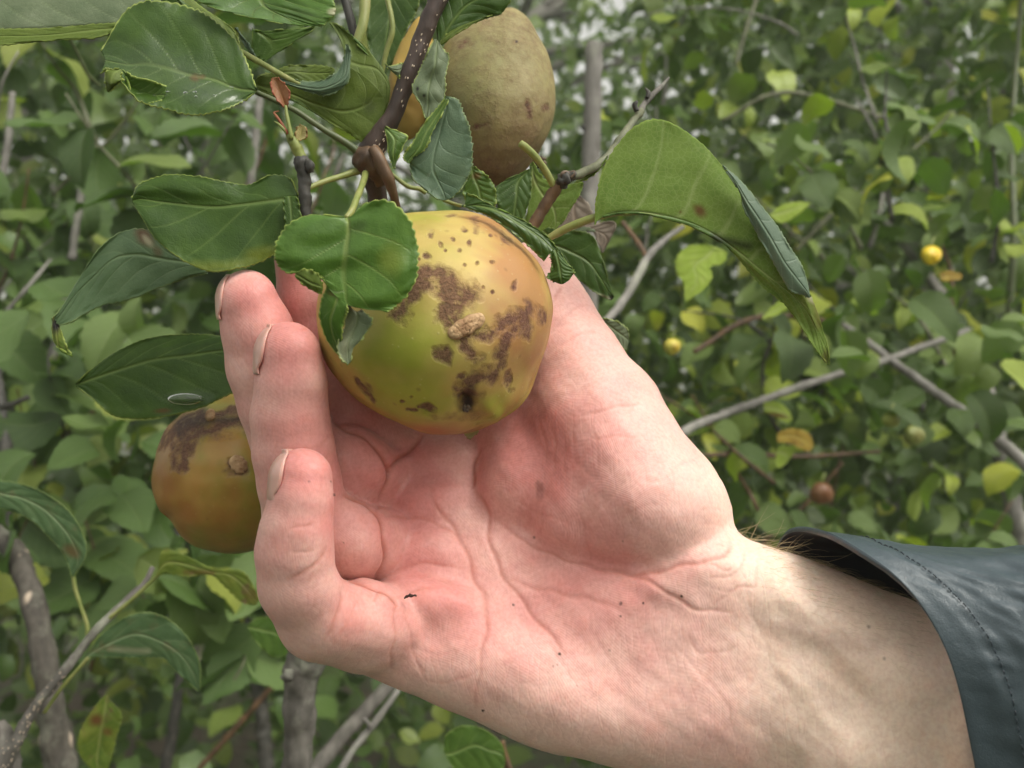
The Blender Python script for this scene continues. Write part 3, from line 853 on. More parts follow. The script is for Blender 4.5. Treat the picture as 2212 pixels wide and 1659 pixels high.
# 2. the tall russet apple behind the branch
outl2 = [(1112, 16), (1142, 38), (1164, 70), (1182, 108), (1194, 155), (1199, 205), (1195, 255), (1183, 300), (1160, 345), (1130, 375), (1104, 392), (1078, 401), (1048, 396), (1018, 375), (985, 330), (962, 270), (950, 200), (953, 130), (972, 75), (1010, 38), (1060, 20), (1090, 14)]
V, Fc, P = apple_mesh(outl2, (1076, 208), .305, 128, dents=((1170, 345, 20, 10), (850, 20, 10, 2)), lump=2, seed=33)
russ = np.clip(.12 + G2d(P, 1120, 60, 90, .15, 70) + G2d(P, 1080, 380, 90, .15, 60) + Noise(14)(P / 100) * .03 + stain(P, [('e', 1138, 230, 8, 9, 0, .9), ('e', 1175, 230, 6, 7, 0, .9), ('l', [(1143, 240), (1141, 250)], 5, .8), ('e', 1040, 270, 12, 8, 0, .8), ('e', 1008, 97, 16, 7, -20, .6)], seed=50) * .5, 0, 1)
green = np.clip(G2d(P, 1020, 180, 90, .7, 100) + Noise(15)(P / 90) * .1 + .15, 0, 1)
blush = np.clip(G2d(P, 1085, 390, 120, .9, 110) + G2d(P, 1150, 250, 60, .35, 80), 0, 1)
am2 = apple_material('russet_apple_skin', (.22, .21, .075), (.255, .215, .085), (.22, .145, .068), .7, .6, .14)
A2 = empty('apple', at(1076, 208, .305), 'tall brownish russet apple hanging beside the dark branch, above the hand', 'apple', 'apples on the tree')
link('apple_skin', make_mesh('apple_skin', V, Fc, dict(green=green, blush=blush, russet=russ, scab=stain(P, [('e', 1138, 227, 3, 3, 0, .6), ('e', 1116, 90, 2.5, 2.5, 0, 1)], seed=52, jag=.3))), am2, A2)
calyx(1166, 350, .304, 17, A2, 7, 5)

# 3. the bronze apple behind the fingers
outl3 = [(520, 850), (470, 858), (425, 873), (390, 900), (355, 942), (337, 990), (331, 1040), (345, 1095), (368, 1122), (385, 1150), (415, 1175), (455, 1190), (500, 1197), (545, 1190), (600, 1165), (640, 1110), (660, 1040), (655, 970), (625, 905), (580, 865)]
V, Fc, P = apple_mesh(outl3, (495, 1025), .315, 160, dents=((500, 905, 30, 6), (360, 1110, 18, 3)), lump=2, seed=35)
russ = np.clip(stain(P, [('l', [(370, 950), (395, 915), (430, 897), (470, 893), (515, 897), (545, 912)], 13), ('l', [(400, 935), (450, 925), (500, 925), (545, 940)], 13), ('l', [(385, 990), (400, 955)], 16), ('e', 385, 1000, 14, 24, 15), ('e', 504, 993, 13, 11, 0), ('e', 522, 1012, 15, 14, 0), ('e', 505, 1005, 22, 22, 0, .5), ('l', [(345, 960), (365, 935)], 10, .8)], seed=60), 0, 1)
green = np.clip(G2d(P, 500, 865, 90, .9, 40) + G2d(P, 450, 1190, 100, .6, 30) + G2d(P, 560, 1060, 60, .5) + .15 + Noise(77)(P / 80) * .22, 0, 1)
blush = np.clip(G2d(P, 350, 1040, 50, .7, 120) + G2d(P, 420, 1120, 100, .45, 60) + Noise(16)(P / 90) * .12 + .15, 0, 1)
am3 = apple_material('bronze_apple_skin', (.24, .23, .030), (.38, .23, .055), (.30, .13, .03), .5, .34)
A3 = empty('apple', at(495, 1025, .315), 'bronze apple with a dark brown scar, half hidden behind the fingers', 'apple', 'apples on the tree')
link('apple_skin', make_mesh('apple_skin', V, Fc, dict(green=green, blush=blush, russet=russ, scab=stain(P, [('l', [(385, 930), (400, 912), (440, 898), (480, 897), (520, 905), (545, 912)], 8, .75)], seed=61))), am3, A3)
patch_shell(515, 1003, 17, 13, 50, .315, P, 1.6, groove=False, seed=8, nm='cork_scab', mat=cork, parent=A3)
patch_shell(454, 897, 6, 9, 10, .315, P, 3, groove=False, seed=9, nm='cork_scab', mat=cork, parent=A3)

# 4. the golden fruit behind the branch
outl4 = [(905, 36), (872, 80), (848, 135), (838, 200), (846, 260), (870, 300), (897, 296), (920, 262), (938, 200), (940, 120), (926, 60)]
V, Fc, P = apple_mesh(outl4, (888, 175), .302, 50, 160, 100, lump=1.0, seed=36)
am4 = apple_material('golden_apple_skin', (.24, .20, .05), (.35, .235, .05), (.27, .14, .03), .8, .6)
A4 = empty('apple', at(888, 175, .302), 'narrow golden apple glimpsed on both sides of the dark speckled branch', 'apple', 'apples on the tree')
link('apple_skin', make_mesh('apple_skin', V, Fc, dict(green=G2d(P, 890, 270, 60, .7), blush=G2d(P, 900, 230, 50, .5), russet=np.zeros(len(P)), scab=np.zeros(len(P)))), am4, A4)

# ------------------------------------------------------------------ bark
def bark_mat(name, c0, c1, c2, scale=200, dots=0.0, dist=.0008, rough=.7, lichen=0.0):
    m, n, b, out = new_mat(name)
    oc = objco(n)
    mp = N(n, 'ShaderNodeMapping'); mp.inputs['Scale'].default_value = (1, 1, .35); n.links.new(oc, mp.inputs['Vector'])
    nz = noise(n, mp.outputs[0], scale, 6, .65)
    base = ramp(n, nz, [(.3, c0), (.5, c1), (.72, c2)])
    if lichen:
        l = noise(n, oc, scale * .3, 4, .7)
        base = mixc(n, math_(n, 'MULTIPLY', math_(n, 'SUBTRACT', l, .52), lichen * 6, clamp=True), base, (.34, .36, .27))
    h = nz
    if dots:
        v = N(n, 'ShaderNodeTexVoronoi', i_Scale=dots); n.links.new(mp.outputs[0], v.inputs['Vector'])
        dm = math_(n, 'SUBTRACT', 1.0, math_(n, 'MULTIPLY', v.outputs['Distance'], 4.6), clamp=True)
        dm = math_(n, 'MULTIPLY', dm, 2.5, clamp=True)
        base = mixc(n, dm, base, (.42, .34, .26))
        h = math_(n, 'ADD', nz, math_(n, 'MULTIPLY', dm, .8))
    n.links.new(base, b.inputs['Base Color'])
    b.inputs['Roughness'].default_value = rough
    bump(n, b, h, dist, .9)
    return m
B_dark = bark_mat('bark_dark', (.020, .013, .011), (.045, .028, .022), (.085, .055, .045), 160, 0, .0005, .5)
B_brown = bark_mat('bark_brown', (.040, .022, .012), (.09, .048, .022), (.17, .09, .035), 160, 0, .0006, .55)
B_grey = bark_mat('bark_grey', (.045, .040, .033), (.095, .086, .074), (.17, .155, .135), 120, 0, .001, .8, .5)
B_spur = bark_mat('bark_spur', (.018, .017, .014), (.045, .042, .036), (.10, .09, .075), 220, 0, .0006, .65)
B_green = bark_mat('green_stalk', (.13, .17, .035), (.20, .23, .06), (.28, .27, .10), 200, 0, .0002, .5)
B_dkgreen = bark_mat('dark_stalk', (.045, .065, .02), (.07, .09, .03), (.10, .11, .05), 200, 0, .0002, .5)
B_pale = bark_mat('bark_pale', (.09, .082, .07), (.165, .155, .14), (.26, .245, .22), 60, 0, .001, .8, .4)
B_olive = bark_mat('bark_olive', (.05, .055, .025), (.10, .105, .055), (.17, .17, .10), 150, 0, .0005, .7, .3)
LENT, n, b, out = new_mat('lenticel'); b.inputs['Base Color'].default_value = (.46, .37, .28, 1); b.inputs['Roughness'].default_value = .8

def tube_obj(name, path, mat, parent, n=50, seg=14, bump_=0.03, bf=150, seed=1):
    V, Fc = tube(path, n, seg, bump_, bf, seed)
    return link(name, make_mesh(name, V, Fc), mat, parent)

def lenticels(path, count, parent, size=(2.2, 1.3), seed=4, span=(0.02, .98)):
    """small raised pale ovals scattered on the camera-facing half of a branch; joined: too small to pick apart"""
    rg = np.random.default_rng(seed)
    P = catmull(path, 200)
    hv, hf, off = [], [], 0
    for _ in range(count):
        i = int(rg.uniform(*span) * 199)
        i = min(max(i, 1), 198)
        c = P[i]; tdir = P[i + 1, :2] - P[i - 1, :2]; tdir /= np.linalg.norm(tdir); nd = np.array([-tdir[1], tdir[0]])
        a = rg.uniform(-1.35, 1.35)
        r = c[3]
        cu = c[0] + nd[0] * r * math.sin(a); cv = c[1] + nd[1] * r * math.sin(a)
        s1 = size[0] * rg.uniform(.6, 1.5); s2 = size[1] * rg.uniform(.7, 1.2) * max(.35, math.cos(a))
        w_ = c[2] - (r * math.cos(a) - .2) * c[2] / F
        k = np.linspace(0, 2 * math.pi, 8, endpoint=False)
        ringp = np.stack([cu + tdir[0] * s1 * np.cos(k) + nd[0] * s2 * np.sin(k), cv + tdir[1] * s1 * np.cos(k) + nd[1] * s2 * np.sin(k), np.full(8, w_ + .00008)], -1)
        inner = np.stack([cu + (ringp[:, 0] - cu) * .5, cv + (ringp[:, 1] - cv) * .5, np.full(8, w_ - .00014)], -1)
        V_ = at_np(np.vstack([ringp, inner]))
        F_ = [[j, (j + 1) % 8, 8 + (j + 1) % 8, 8 + j] for j in range(8)] + [[8, 9, 10, 11], [8, 11, 12, 15], [12, 13, 14, 15]]
        hv.append(V_); hf.append(np.array(F_) + off); off += 16
    o = link('lenticels', make_mesh('lenticels', np.vstack(hv), np.vstack(hf)), LENT, parent)
    return tag(o, kind='stuff')

# ------------------------------------------------------------------ leaves
def leaf_mat(name, dark, mid, light, rim=(.40, .47, .12), veinc=(.22, .30, .10), rough=.38, spec=.32, trans=.25, spots=0.0, wet=0.0, veinf=.7, net=0.0, mott=1.0):
    m, n, b, out = new_mat(name)
    uvn = N(n, 'ShaderNodeUVMap'); oc = objco(n)
    nz = noise(n, oc, 85, 4)
    nf = noise(n, oc, 900, 3)
    base = ramp(n, nz, [(.32, dark), (.52, mid), (.74, light)])
    base = mixc(n, math_(n, 'MULTIPLY', nf, .45 * mott), base, (dark[0] * .5, dark[1] * .6, dark[2] * .5))
    vv_ = attr(n, 'vein')
    base = mixc(n, math_(n, 'MULTIPLY', vv_, veinf), base, veinc)
    h = math_(n, 'MULTIPLY', vv_, -1.0)
    vo = N(n, 'ShaderNodeTexVoronoi', i_Scale=620.0); vo.feature = 'DISTANCE_TO_EDGE'
    n.links.new(oc, vo.inputs['Vector'])
    cell = math_(n, 'SUBTRACT', 1.0, math_(n, 'MULTIPLY', vo.outputs['Distance'], 9.0), clamp=True)
    if net:
        base = mixc(n, math_(n, 'MULTIPLY', cell, net), base, veinc)
    h = math_(n, 'SUBTRACT', h, math_(n, 'MULTIPLY', cell, .10))
    base = mixc(n, math_(n, 'MULTIPLY', attr(n, 'rim'), math_(n, 'MULTIPLY', noise(n, oc, 150, 3), 1.7), True), base, rim)
    base = mixc(n, attr(n, 'brown'), base, (.13, .045, .015))
    base = mixc(n, attr(n, 'black'), base, (.012, .010, .008))
    base = mixc(n, attr(n, 'pale'), base, (.42, .40, .26))
    base = mixc(n, attr(n, 'yellow'), base, (.24, .25, .02))
    if spots:
        base = mixc(n, math_(n, 'MULTIPLY', math_(n, 'SUBTRACT', noise(n, oc, 130, 5), .58), 9 * spots, clamp=True), base, (.16, .10, .05))
    n.links.new(base, b.inputs['Base Color'])
    if wet:
        wm = math_(n, 'MULTIPLY', attr(n, 'wet'), 1.0)
        r_ = math_(n, 'SUBTRACT', rough, math_(n, 'MULTIPLY', wm, rough - .05))
        n.links.new(r_, b.inputs['Roughness'])
        n.links.new(wm, b.inputs['Coat Weight']); b.inputs['Coat Roughness'].default_value = .04
        h = math_(n, 'ADD', h, math_(n, 'MULTIPLY', math_(n, 'MULTIPLY', noise(n, oc, 420, 3), wm), .9))
    else:
        b.inputs['Roughness'].default_value = rough
    b.inputs['Specular IOR Level'].default_value = spec
    h = math_(n, 'ADD', h, math_(n, 'MULTIPLY', noise(n, oc, 260, 4, .65), .9))
    bump(n, b, h, .0004, .6)
    tr = N(n, 'ShaderNodeBsdfTranslucent')
    n.links.new(mixc(n, 1.0, base, (1.0, 1.25, .45), 'MULTIPLY'), tr.inputs['Color'])
    mx = N(n, 'ShaderNodeMixShader'); mx.inputs[0].default_value = trans
    n.links.new(b.outputs[0], mx.inputs[1]); n.links.new(tr.outputs[0], mx.inputs[2]); n.links.new(mx.outputs[0], out.inputs['Surface'])
    return m

L_dark = leaf_mat('leaf_dark_green', (.036, .078, .011), (.054, .108, .014), (.076, .140, .020), wet=1, veinc=(.17, .24, .07), rough=.42)
L_mid = leaf_mat('leaf_mid_green', (.065, .125, .022), (.090, .165, .028), (.12, .205, .038), wet=1, veinc=(.22, .30, .09), rough=.40)
L_bright = leaf_mat('leaf_bright_green', (.070, .150, .022), (.095, .19, .028), (.125, .235, .034), wet=1, veinc=(.28, .34, .10), rough=.40)
L_blue = leaf_mat('leaf_blue_green', (.075, .125, .075), (.11, .17, .10), (.15, .215, .13), wet=1, veinc=(.18, .25, .16), rough=.45)
L_soft = leaf_mat('leaf_soft_green', (.085, .150, .070), (.115, .190, .085), (.15, .23, .11), veinc=(.2, .28, .14), rough=.42, spec=.45)
L_fold = leaf_mat('leaf_folded_margin', (.10, .155, .10), (.135, .195, .13), (.17, .235, .16), veinc=(.2, .27, .18), rough=.5, spec=.4)
L_under = leaf_mat('leaf_underside', (.155, .245, .040), (.19, .285, .050), (.225, .32, .065), veinc=(.36, .42, .17), rough=.65, spec=.2, trans=.42, net=.22, veinf=.95)
L_unders2 = leaf_mat('leaf_underside_dark', (.085, .13, .012), (.11, .16, .018), (.14, .19, .026), veinc=(.20, .26, .07), rough=.55, spec=.35, trans=.3, net=.12)
L_grey = leaf_mat('leaf_grey_green', (.12, .16, .085), (.17, .21, .12), (.23, .27, .17), veinc=(.20, .25, .12), rough=.55, trans=.25)
L_yel = leaf_mat('leaf_yellowing', (.10, .16, .02), (.17, .22, .03), (.26, .28, .05), veinc=(.30, .32, .10), rough=.5, spots=1.0)

LEAF_N = [0]
LAST = []
def leaf(rows, Y, top, under, parent, serr=3.0, teeth=34, rim=.8, nlat=7, vein_w=1.0, puff=1.6, marks=(), nu=120, nv=64, name='leaf', flip=False, wetm=None, round_=False, seed=None, thick=.00035, vslope=.32):
    """rows: list along the midrib, each a list of (u, v, dz mm) across; built as a spline sheet with teeth, veins and thickness"""
    LEAF_N[0] += 1
    seed = seed or LEAF_N[0]
    R = np.array([[(p[0], p[1], p[2] if len(p) > 2 else 0) for p in r] for r in rows], float)
    A = np.stack([catmull(R[:, j], nu) for j in range(R.shape[1])], 1)       # nu, k, 3
    B = np.stack([catmull(A[i], nv) for i in range(nu)], 0)                  # nu, nv, 3
    s_ = np.linspace(0, 1, nu)[:, None] * np.ones((1, nv)); t = np.linspace(-1, 1, nv)[None] * np.ones((nu, 1))
    # midrib parameter: centre column
    # teeth
    rg = np.random.default_rng(seed)
    ph = s_ * teeth + .6 * np.sin(s_ * 9 + seed)
    saw = 1 - (ph % 1.0)
    lobe = np.abs(np.sin(ph * math.pi)) ** .7 if round_ else saw
    ta = rg.uniform(.35, 1.5, int(teeth) + 4); lobe = .4 + (lobe - .4) * ta[np.clip(ph.astype(int), 0, int(teeth) + 3)]
    for sgn, e, i_ in ((-1, 0, 1), (1, nv - 1, nv - 2)):
        edge = B[:, e, :2] - B[:, nv // 2, :2]
        wn = B[:, e, :2] - B[:, e + (3 if sgn < 0 else -3), :2]
        L_ = np.linalg.norm(wn, axis=1, keepdims=True) + 1e-6
        wn = wn / L_
        amt = (lobe[:, e] - .4) * serr * 1.35 * np.clip(np.minimum(s_[:, e], 1 - s_[:, e]) * 12, 0, 1) * np.clip(L_[:, 0] * 1.2, 0, 1)
        fall = np.clip(1 - np.abs(np.arange(nv) - e) / (nv * .05 + 1), 0, 1)
        B[:, :, :2] += wn[:, None] * amt[:, None, None] * fall[None, :, None]
    at_t = np.abs(t)
    wid = np.linalg.norm(B[:, -1, :2] - B[:, 0, :2], axis=1)[:, None]
    lw = np.clip(2.2 * vein_w / (wid / 2 + 6), .008, .2)
    v_mid = np.exp(-(t / (lw * 1.6 * (1.25 - s_))) ** 2)
    q = (s_ - at_t * vslope * (1 - .25 * at_t) + (t > 0) * .4 / nlat) * nlat
    fr = np.abs((q + .5) % 1.0 - .5) / nlat
    v_lat = np.exp(-(fr / (.0065 * vein_w * (1.15 - .7 * at_t))) ** 2) * (1 - .55 * at_t) * (q > .1)
    vein = np.maximum(v_mid, v_lat * .6)
    P = B.copy()
    mm = F / Y / 1000.0                       # px per mm at this depth
    D = np.zeros((nu, nv))
    D += puff * (np.cos((q % 1.0) * 2 * math.pi) * -.5) * np.clip(at_t * 3, 0, 1) * np.clip((1 - at_t) * 3, 0, 1) * .13
    D -= v_mid * .18
    D += Noise(seed, ((1, 1), (1.8, .3)))(np.stack([B[..., 0] / 110, B[..., 1] / 110, np.zeros((nu, nv))], -1)) * .18 * puff
    D += np.clip(at_t - .8, 0, 1) * 2.0 * Noise(seed + 1)(np.stack([s_ * 5, t * 1, s_ * 0], -1)) * .8
    depth = Y + (P[..., 2] + (D if not flip else -D) * -1.0) / 1000.0
    V = at_np(np.stack([P[..., 0], P[..., 1], depth], -1))
    rimm = np.clip((at_t - (1 - np.clip(5.0 / (wid + 8), .015, .14))) * 60, 0, 1) * rim * np.clip(np.minimum(s_, 1.02 - s_) * 30, 0, 1)
    at_ = dict(vein=vein, rim=rimm)
    flatP = np.stack([B[..., 0].ravel(), B[..., 1].ravel(), np.full(nu * nv, -50.0)], -1)
    for k in ('brown', 'black', 'pale', 'yellow', 'wet'):
        sh = [m[1] for m in marks if m[0] == k]
        at_[k] = stain(flatP, sh, False, .35, seed) if sh else np.zeros(nu * nv)
    LAST[:] = [B[..., :2].reshape(-1, 2), depth.ravel()]
    Fc = grid_faces(nu, nv)
    # the first material is the face turned to the viewer's side of the branch
    q0 = V[:-1:6, :-1:6]; e1 = V[1::6, :-1:6][:q0.shape[0]] - q0[:V[1::6].shape[0]]; e2 = V[:-1:6, 1::6][:, :q0.shape[1]] - q0[:, :V[:, 1::6].shape[1]]
    if np.cross(e1, e2)[..., 1].sum() > 0: Fc = Fc[:, ::-1]
    me = make_mesh(name, V.reshape(-1, 3), Fc, {k: np.asarray(v_).ravel() for k, v_ in at_.items()}, uv=np.stack([s_.ravel(), t.ravel() * .5 + .5], -1))
    o = link(name, me, [top, under], parent)
    sd = o.modifiers.new('blade', 'SOLIDIFY'); sd.thickness = thick; sd.offset = -1; sd.material_offset = 1; sd.material_offset_rim = 0
    return o

def z1(*L): return [(x / 4, y / 4) for x, y in L]
def zb(*L): return [(414.75 + x / 4, y / 4) for x, y in L]
def zc(*L): return [(829.5 + x / 4, y / 4) for x, y in L]
def z5(*L): return [(414.75 + x / 4, 406.6 + y / 4) for x, y in L]

MB_PATH = [(975, -60, .262, 22), (945, 0, .262, 20.5), (912, 85, .263, 19.5), (880, 170, .264, 19), (846, 255, .266, 20), (812, 310, .268, 25), (800, 345, .270, 32), (808, 385, .272, 24), (815, 430, .276, 22), (812, 500, .280, 20)]
BR = empty('apple_branch', at(900, 100, .264), 'dark speckled apple branch with toothed green leaves hanging over the hand', 'branch')
tube_obj('branch_stem', MB_PATH, B_dark, BR, 90, 22, .045, 120, 5)
lenticels(MB_PATH, 95, BR, (2.6, 1.5), 4, (.05, .62))
tube_obj('knob', [(770, 322, .266, 8), (778, 335, .2655, 22), (795, 350, .266, 30), (815, 372, .268, 25), (825, 400, .270, 12)], B_brown, BR, 24, 18, .12, 170, 8)
tube_obj('fruit_stalk', [(806, 322, .2625, 12), (822, 350, .2615, 15), (838, 385, .262, 13), (850, 420, .264, 10), (858, 452, .2675, 8)], B_brown, BR, 30, 14, .05, 160, 9)
tube_obj('side_twig', [(740, -20, .285, 9), (762, 60, .285, 9), (780, 120, .286, 7)], B_spur, BR, 20, 10, .05, 150, 3)
tube_obj('side_twig', [(788, -20, .283, 12), (786, 40, .282, 12), (772, 90, .281, 10), (765, 130, .281, 7)], B_green, BR, 20, 10, .05, 150, 3)
# spur with its green bud
SP = [(660, 480, .252, 13), (659, 430, .251, 13.5), (657, 385, .2505, 13.5), (652, 355, .250, 16), (648, 340, .250, 15)]
tube_obj('spur', SP, B_spur, BR, 40, 16, .08, 220, 12)
tube_obj('spur_knuckle', [(662, 348, .2495, 9), (668, 358, .2485, 11), (670, 372, .249, 8)], B_spur, BR, 10, 10, .2, 260, 13)
bud = tube_obj('bud_stalk', [(650, 340, .250, 13), (640, 318, .249, 13), (628, 298, .248, 10), (620, 280, .2475, 7)], B_green, BR, 20, 12, .06, 250, 14)
tube_obj('bud_scale', [(628, 300, .247, 5), (618, 285, .2465, 4.5), (604, 270, .246, 3), (592, 262, .246, 1)], B_green, BR, 12, 8, .05, 250, 15)
tube_obj('bud_scale', [(622, 290, .2465, 4), (605, 262, .2462, 3.5), (596, 250, .2462, 3), (592, 243, .2465, 2), (603, 240, .247, 1.2)], leaf_mat('bud_red', (.30, .05, .03), (.34, .10, .05), (.30, .20, .08)), BR, 14, 8, .05, 250, 16)
tube_obj('bud_stem', [(630, 300, .2465, 5), (624, 270, .246, 4.5), (619, 245, .246, 4), (617, 228, .246, 3)], B_green, BR, 14, 8, .03, 250, 17)
L_red = leaf_mat('leaf_young_red', (.36, .14, .07), (.42, .19, .10), (.46, .28, .14), rim=(.42, .12, .08), veinc=(.45, .24, .10), rough=.4, trans=.4)
leaf([[(615, 232, 0), (618, 233, .3), (620, 232, 0)], [(598, 215, -.5), (612, 216, .6), (624, 214, -.5)], [(588, 195, -.6), (604, 194, .8), (625, 198, -.6)], [(585, 176, -.4), (598, 176, .6), (616, 182, -.4)], [(590, 168, 0), (595, 167, 0), (600, 168, 0)]],
     .246, L_red, L_red, BR, serr=1.2, teeth=14, nu=50, nv=24, puff=.4)
L_cream = leaf_mat('bud_cream', (.42, .34, .14), (.50, .42, .20), (.55, .46, .26), rim=(.25, .10, .04), veinc=(.45, .4, .15), rough=.5, trans=.3)
leaf([[(640, 300, 0), (644, 303, 0), (648, 302, 0)], [(638, 288, -.4), (650, 292, .4), (660, 301, -.4)], [(642, 274, -.4), (652, 280, .4), (663, 290, -.4)], [(650, 269, 0), (655, 271, .2), (661, 274, 0)]],
     .248, L_cream, L_cream, BR, serr=.6, teeth=6, nu=40, nv=20, puff=.3)

# petioles
def petiole(pts, mat=B_dkgreen, parent=BR, seed=1): return tube_obj('leaf_stalk', pts, mat, parent, 30, 10, .03, 200, seed)
petiole([(548, 197, .258, 5), (590, 215, .258, 5.5), (640, 240, .259, 6), (700, 280, .261, 6.5), (750, 310, .263, 8), (780, 335, .265, 10)])
petiole([(632, 427, .254, 4), (655, 412, .256, 5), (700, 392, .260, 6), (740, 380, .264, 7), (775, 368, .267, 9)], B_green)
petiole([(748, 470, .238, 6), (760, 455, .240, 7), (772, 425, .246, 7), (782, 400, .255, 7), (790, 375, .264, 8)], B_green)
petiole([(520, 112, .262, 7), (570, 140, .2615, 6.5), (620, 168, .261, 5.5), (648, 182, .261, 4)], B_green)
petiole([(845, 375, .268, 4), (880, 402, .268, 5), (905, 408, .269, 5), (920, 417, .270, 4)], B_green)
petiole([(958, 432, .270, 4), (980, 440, .270, 4), (997, 445, .270, 4)], B_green)
petiole([(835, -10, .290, 6), (848, 60, .290, 6), (835, 110, .291, 6), (822, 170, .292, 5)], B_green)

# the leaves over the hand ----------------------------------------------------------------
# broad dark wet leaf, upper left
leaf([[(552, 190, 0), (555, 194, 0), (553, 197, 0), (551, 199, 0), (549, 200, 0)],
      [(540, 150, 3), (525, 172, 1), (508, 190, 0), (515, 208, -1), (520, 220, -1)],
      [(510, 90, 5), (488, 130, 3), (462, 172, 0), (470, 208, -3), (478, 237, -5)],
      [(455, 38, 6), (435, 95, 3), (410, 162, 0), (412, 205, -4), (418, 247, -7)],
      [(395, 12, 6), (375, 75, 3), (365, 148, 0), (355, 200, -4), (352, 232, -8)],
      [(320, 2, 5), (310, 65, 2), (318, 138, 0), (300, 185, -4), (300, 215, -7)],
      [(268, 28, 4), (265, 90, 2), (275, 140, 0), (262, 165, -3), (240, 150, -6)],
      [(218, 110, 1), (222, 118, 1), (226, 130, 0), (222, 145, -1), (216, 158, -2)]],
     .2535, L_dark, L_unders2, BR, serr=4, teeth=30, rim=.85, nlat=6, puff=1.2, round_=True, vslope=.45,
     marks=[('wet', ('e', 340, 150, 90, 40, 15, .9)), ('wet', ('e', 440, 198, 70, 22, 8, 1.0)), ('wet', ('e', 300, 130, 60, 30, 10, .5)), ('brown', ('e', 420, 168, 8, 8, 0, .6)), ('brown', ('e', 436, 166, 6, 4, 0, .6))])
# beads and smears of rain on it
WATER, n, b, out = new_mat('rain_water'); b.inputs['Base Color'].default_value = (1, 1, 1, 1); b.inputs['Roughness'].default_value = .02; b.inputs['Transmission Weight'].default_value = 1.0; b.inputs['IOR'].default_value = 1.33
def rain(count, cu, cv, su, sv, rot, parent, r0=1.6, r1=5.0, seed=3):
    rg = np.random.default_rng(seed)
    hv, hf, off = [], [], 0
    g2, dp = LAST
    q = math.radians(rot)
    for _ in range(count):
        x, y = rg.normal(0, su), rg.normal(0, sv)
        u = cu + x * math.cos(q) - y * math.sin(q); v = cv + x * math.sin(q) + y * math.cos(q)
        dd = (g2[:, 0] - u) ** 2 + (g2[:, 1] - v) ** 2; i = dd.argmin()
        if dd[i] > 9: continue
        r = rg.uniform(r0, r1) ** 1.0; e = rg.uniform(.5, 1.0)
        a = np.linspace(0.05, math.pi / 2, 6)[:, None]; k = np.linspace(0, 2 * math.pi, 14, endpoint=False)[None]
        wob = 1 + .18 * np.sin(k * 2 + rg.uniform(0, 6)) + .1 * np.sin(k * 3 + rg.uniform(0, 6))
        Pu = u + r * np.sin(a) * np.cos(k) * wob * (1.6 - e * .6); Pv = v + r * np.sin(a) * np.sin(k) * wob * e
        Pw = dp[i] - .0001 - r * .26 * np.cos(a) * dp[i] / F + k * 0
        bk = np.stack([Pu[::-1], Pv[::-1], np.full_like(Pu, dp[i] + .0001)], -1)
        V_ = at_np(np.concatenate([np.stack([Pu, Pv, Pw], -1), bk], 0)).reshape(-1, 3)
        F_ = grid_faces(12, 14, True)
        hv.append(V_); hf.append(F_ + off); off += len(V_)
    return tag(link('rain_beads', make_mesh('rain_beads', np.vstack(hv), np.vstack(hf)), WATER, parent), kind='stuff')
rain(7, 430, 205, 34, 8, 4, BR, 2, 4.5, 3)
# its rolled lower tip
leaf([[(264, 152, 0), (262, 150, 0), (258, 149, 0)], [(262, 165, -1), (245, 160, -2), (230, 152, -1)], [(266, 172, -1), (240, 180, -2.5), (226, 170, -1)], [(250, 185, -.5), (238, 190, -1), (228, 182, -.5)], [(235, 200, 0), (233, 199, 0), (230, 196, 0)]],
     .2465, L_unders2, L_dark, BR, serr=2, teeth=10, nu=50, nv=24, puff=.4, flip=True)
leaf([[(262, 148, 0), (268, 158, 0), (275, 172, 0)], [(290, 165, -1), (285, 190, 1), (290, 212, -1)], [(330, 175, -1), (325, 205, 1), (318, 222, -1)], [(360, 185, 0), (355, 205, 0), (350, 216, 0)]], .2478, L_mid, L_under, BR, serr=1.5, teeth=9, nu=50, nv=26, puff=.5)
# pale leaf crossing the top left corner
leaf([[(400, 50, 0), (400, 48, 0), (399, 46, 0)], [(330, 66, 2), (320, 50, 0), (330, -10, 3)], [(230, 78, 3), (225, 54, 0), (235, -60, 5)], [(120, 88, 3), (110, 60, 0), (120, -80, 6)], [(20, 95, 3), (10, 66, 0), (10, -80, 6)], [(-60, 95, 3), (-70, 70, 0), (-80, -60, 4)]],
     .262, L_grey, L_under, BR, serr=1.5, teeth=22, rim=.2, nlat=6, puff=1.0, vslope=.5)
leaf([[(268, 48, 0), (262, 60, 0), (262, 62, 0)], [(200, 52, 1), (195, 66, 0), (200, 82, -2)], [(110, 60, 1), (100, 76, 0), (90, 88, -2)], [(0, 62, 1), (0, 78, 0), (0, 97, -2)], [(-60, 64, 1), (-60, 78, 0), (-60, 96, -2)]],
     .259, L_unders2, L_under, BR, serr=2, teeth=20, rim=.2, nlat=6, puff=.6)
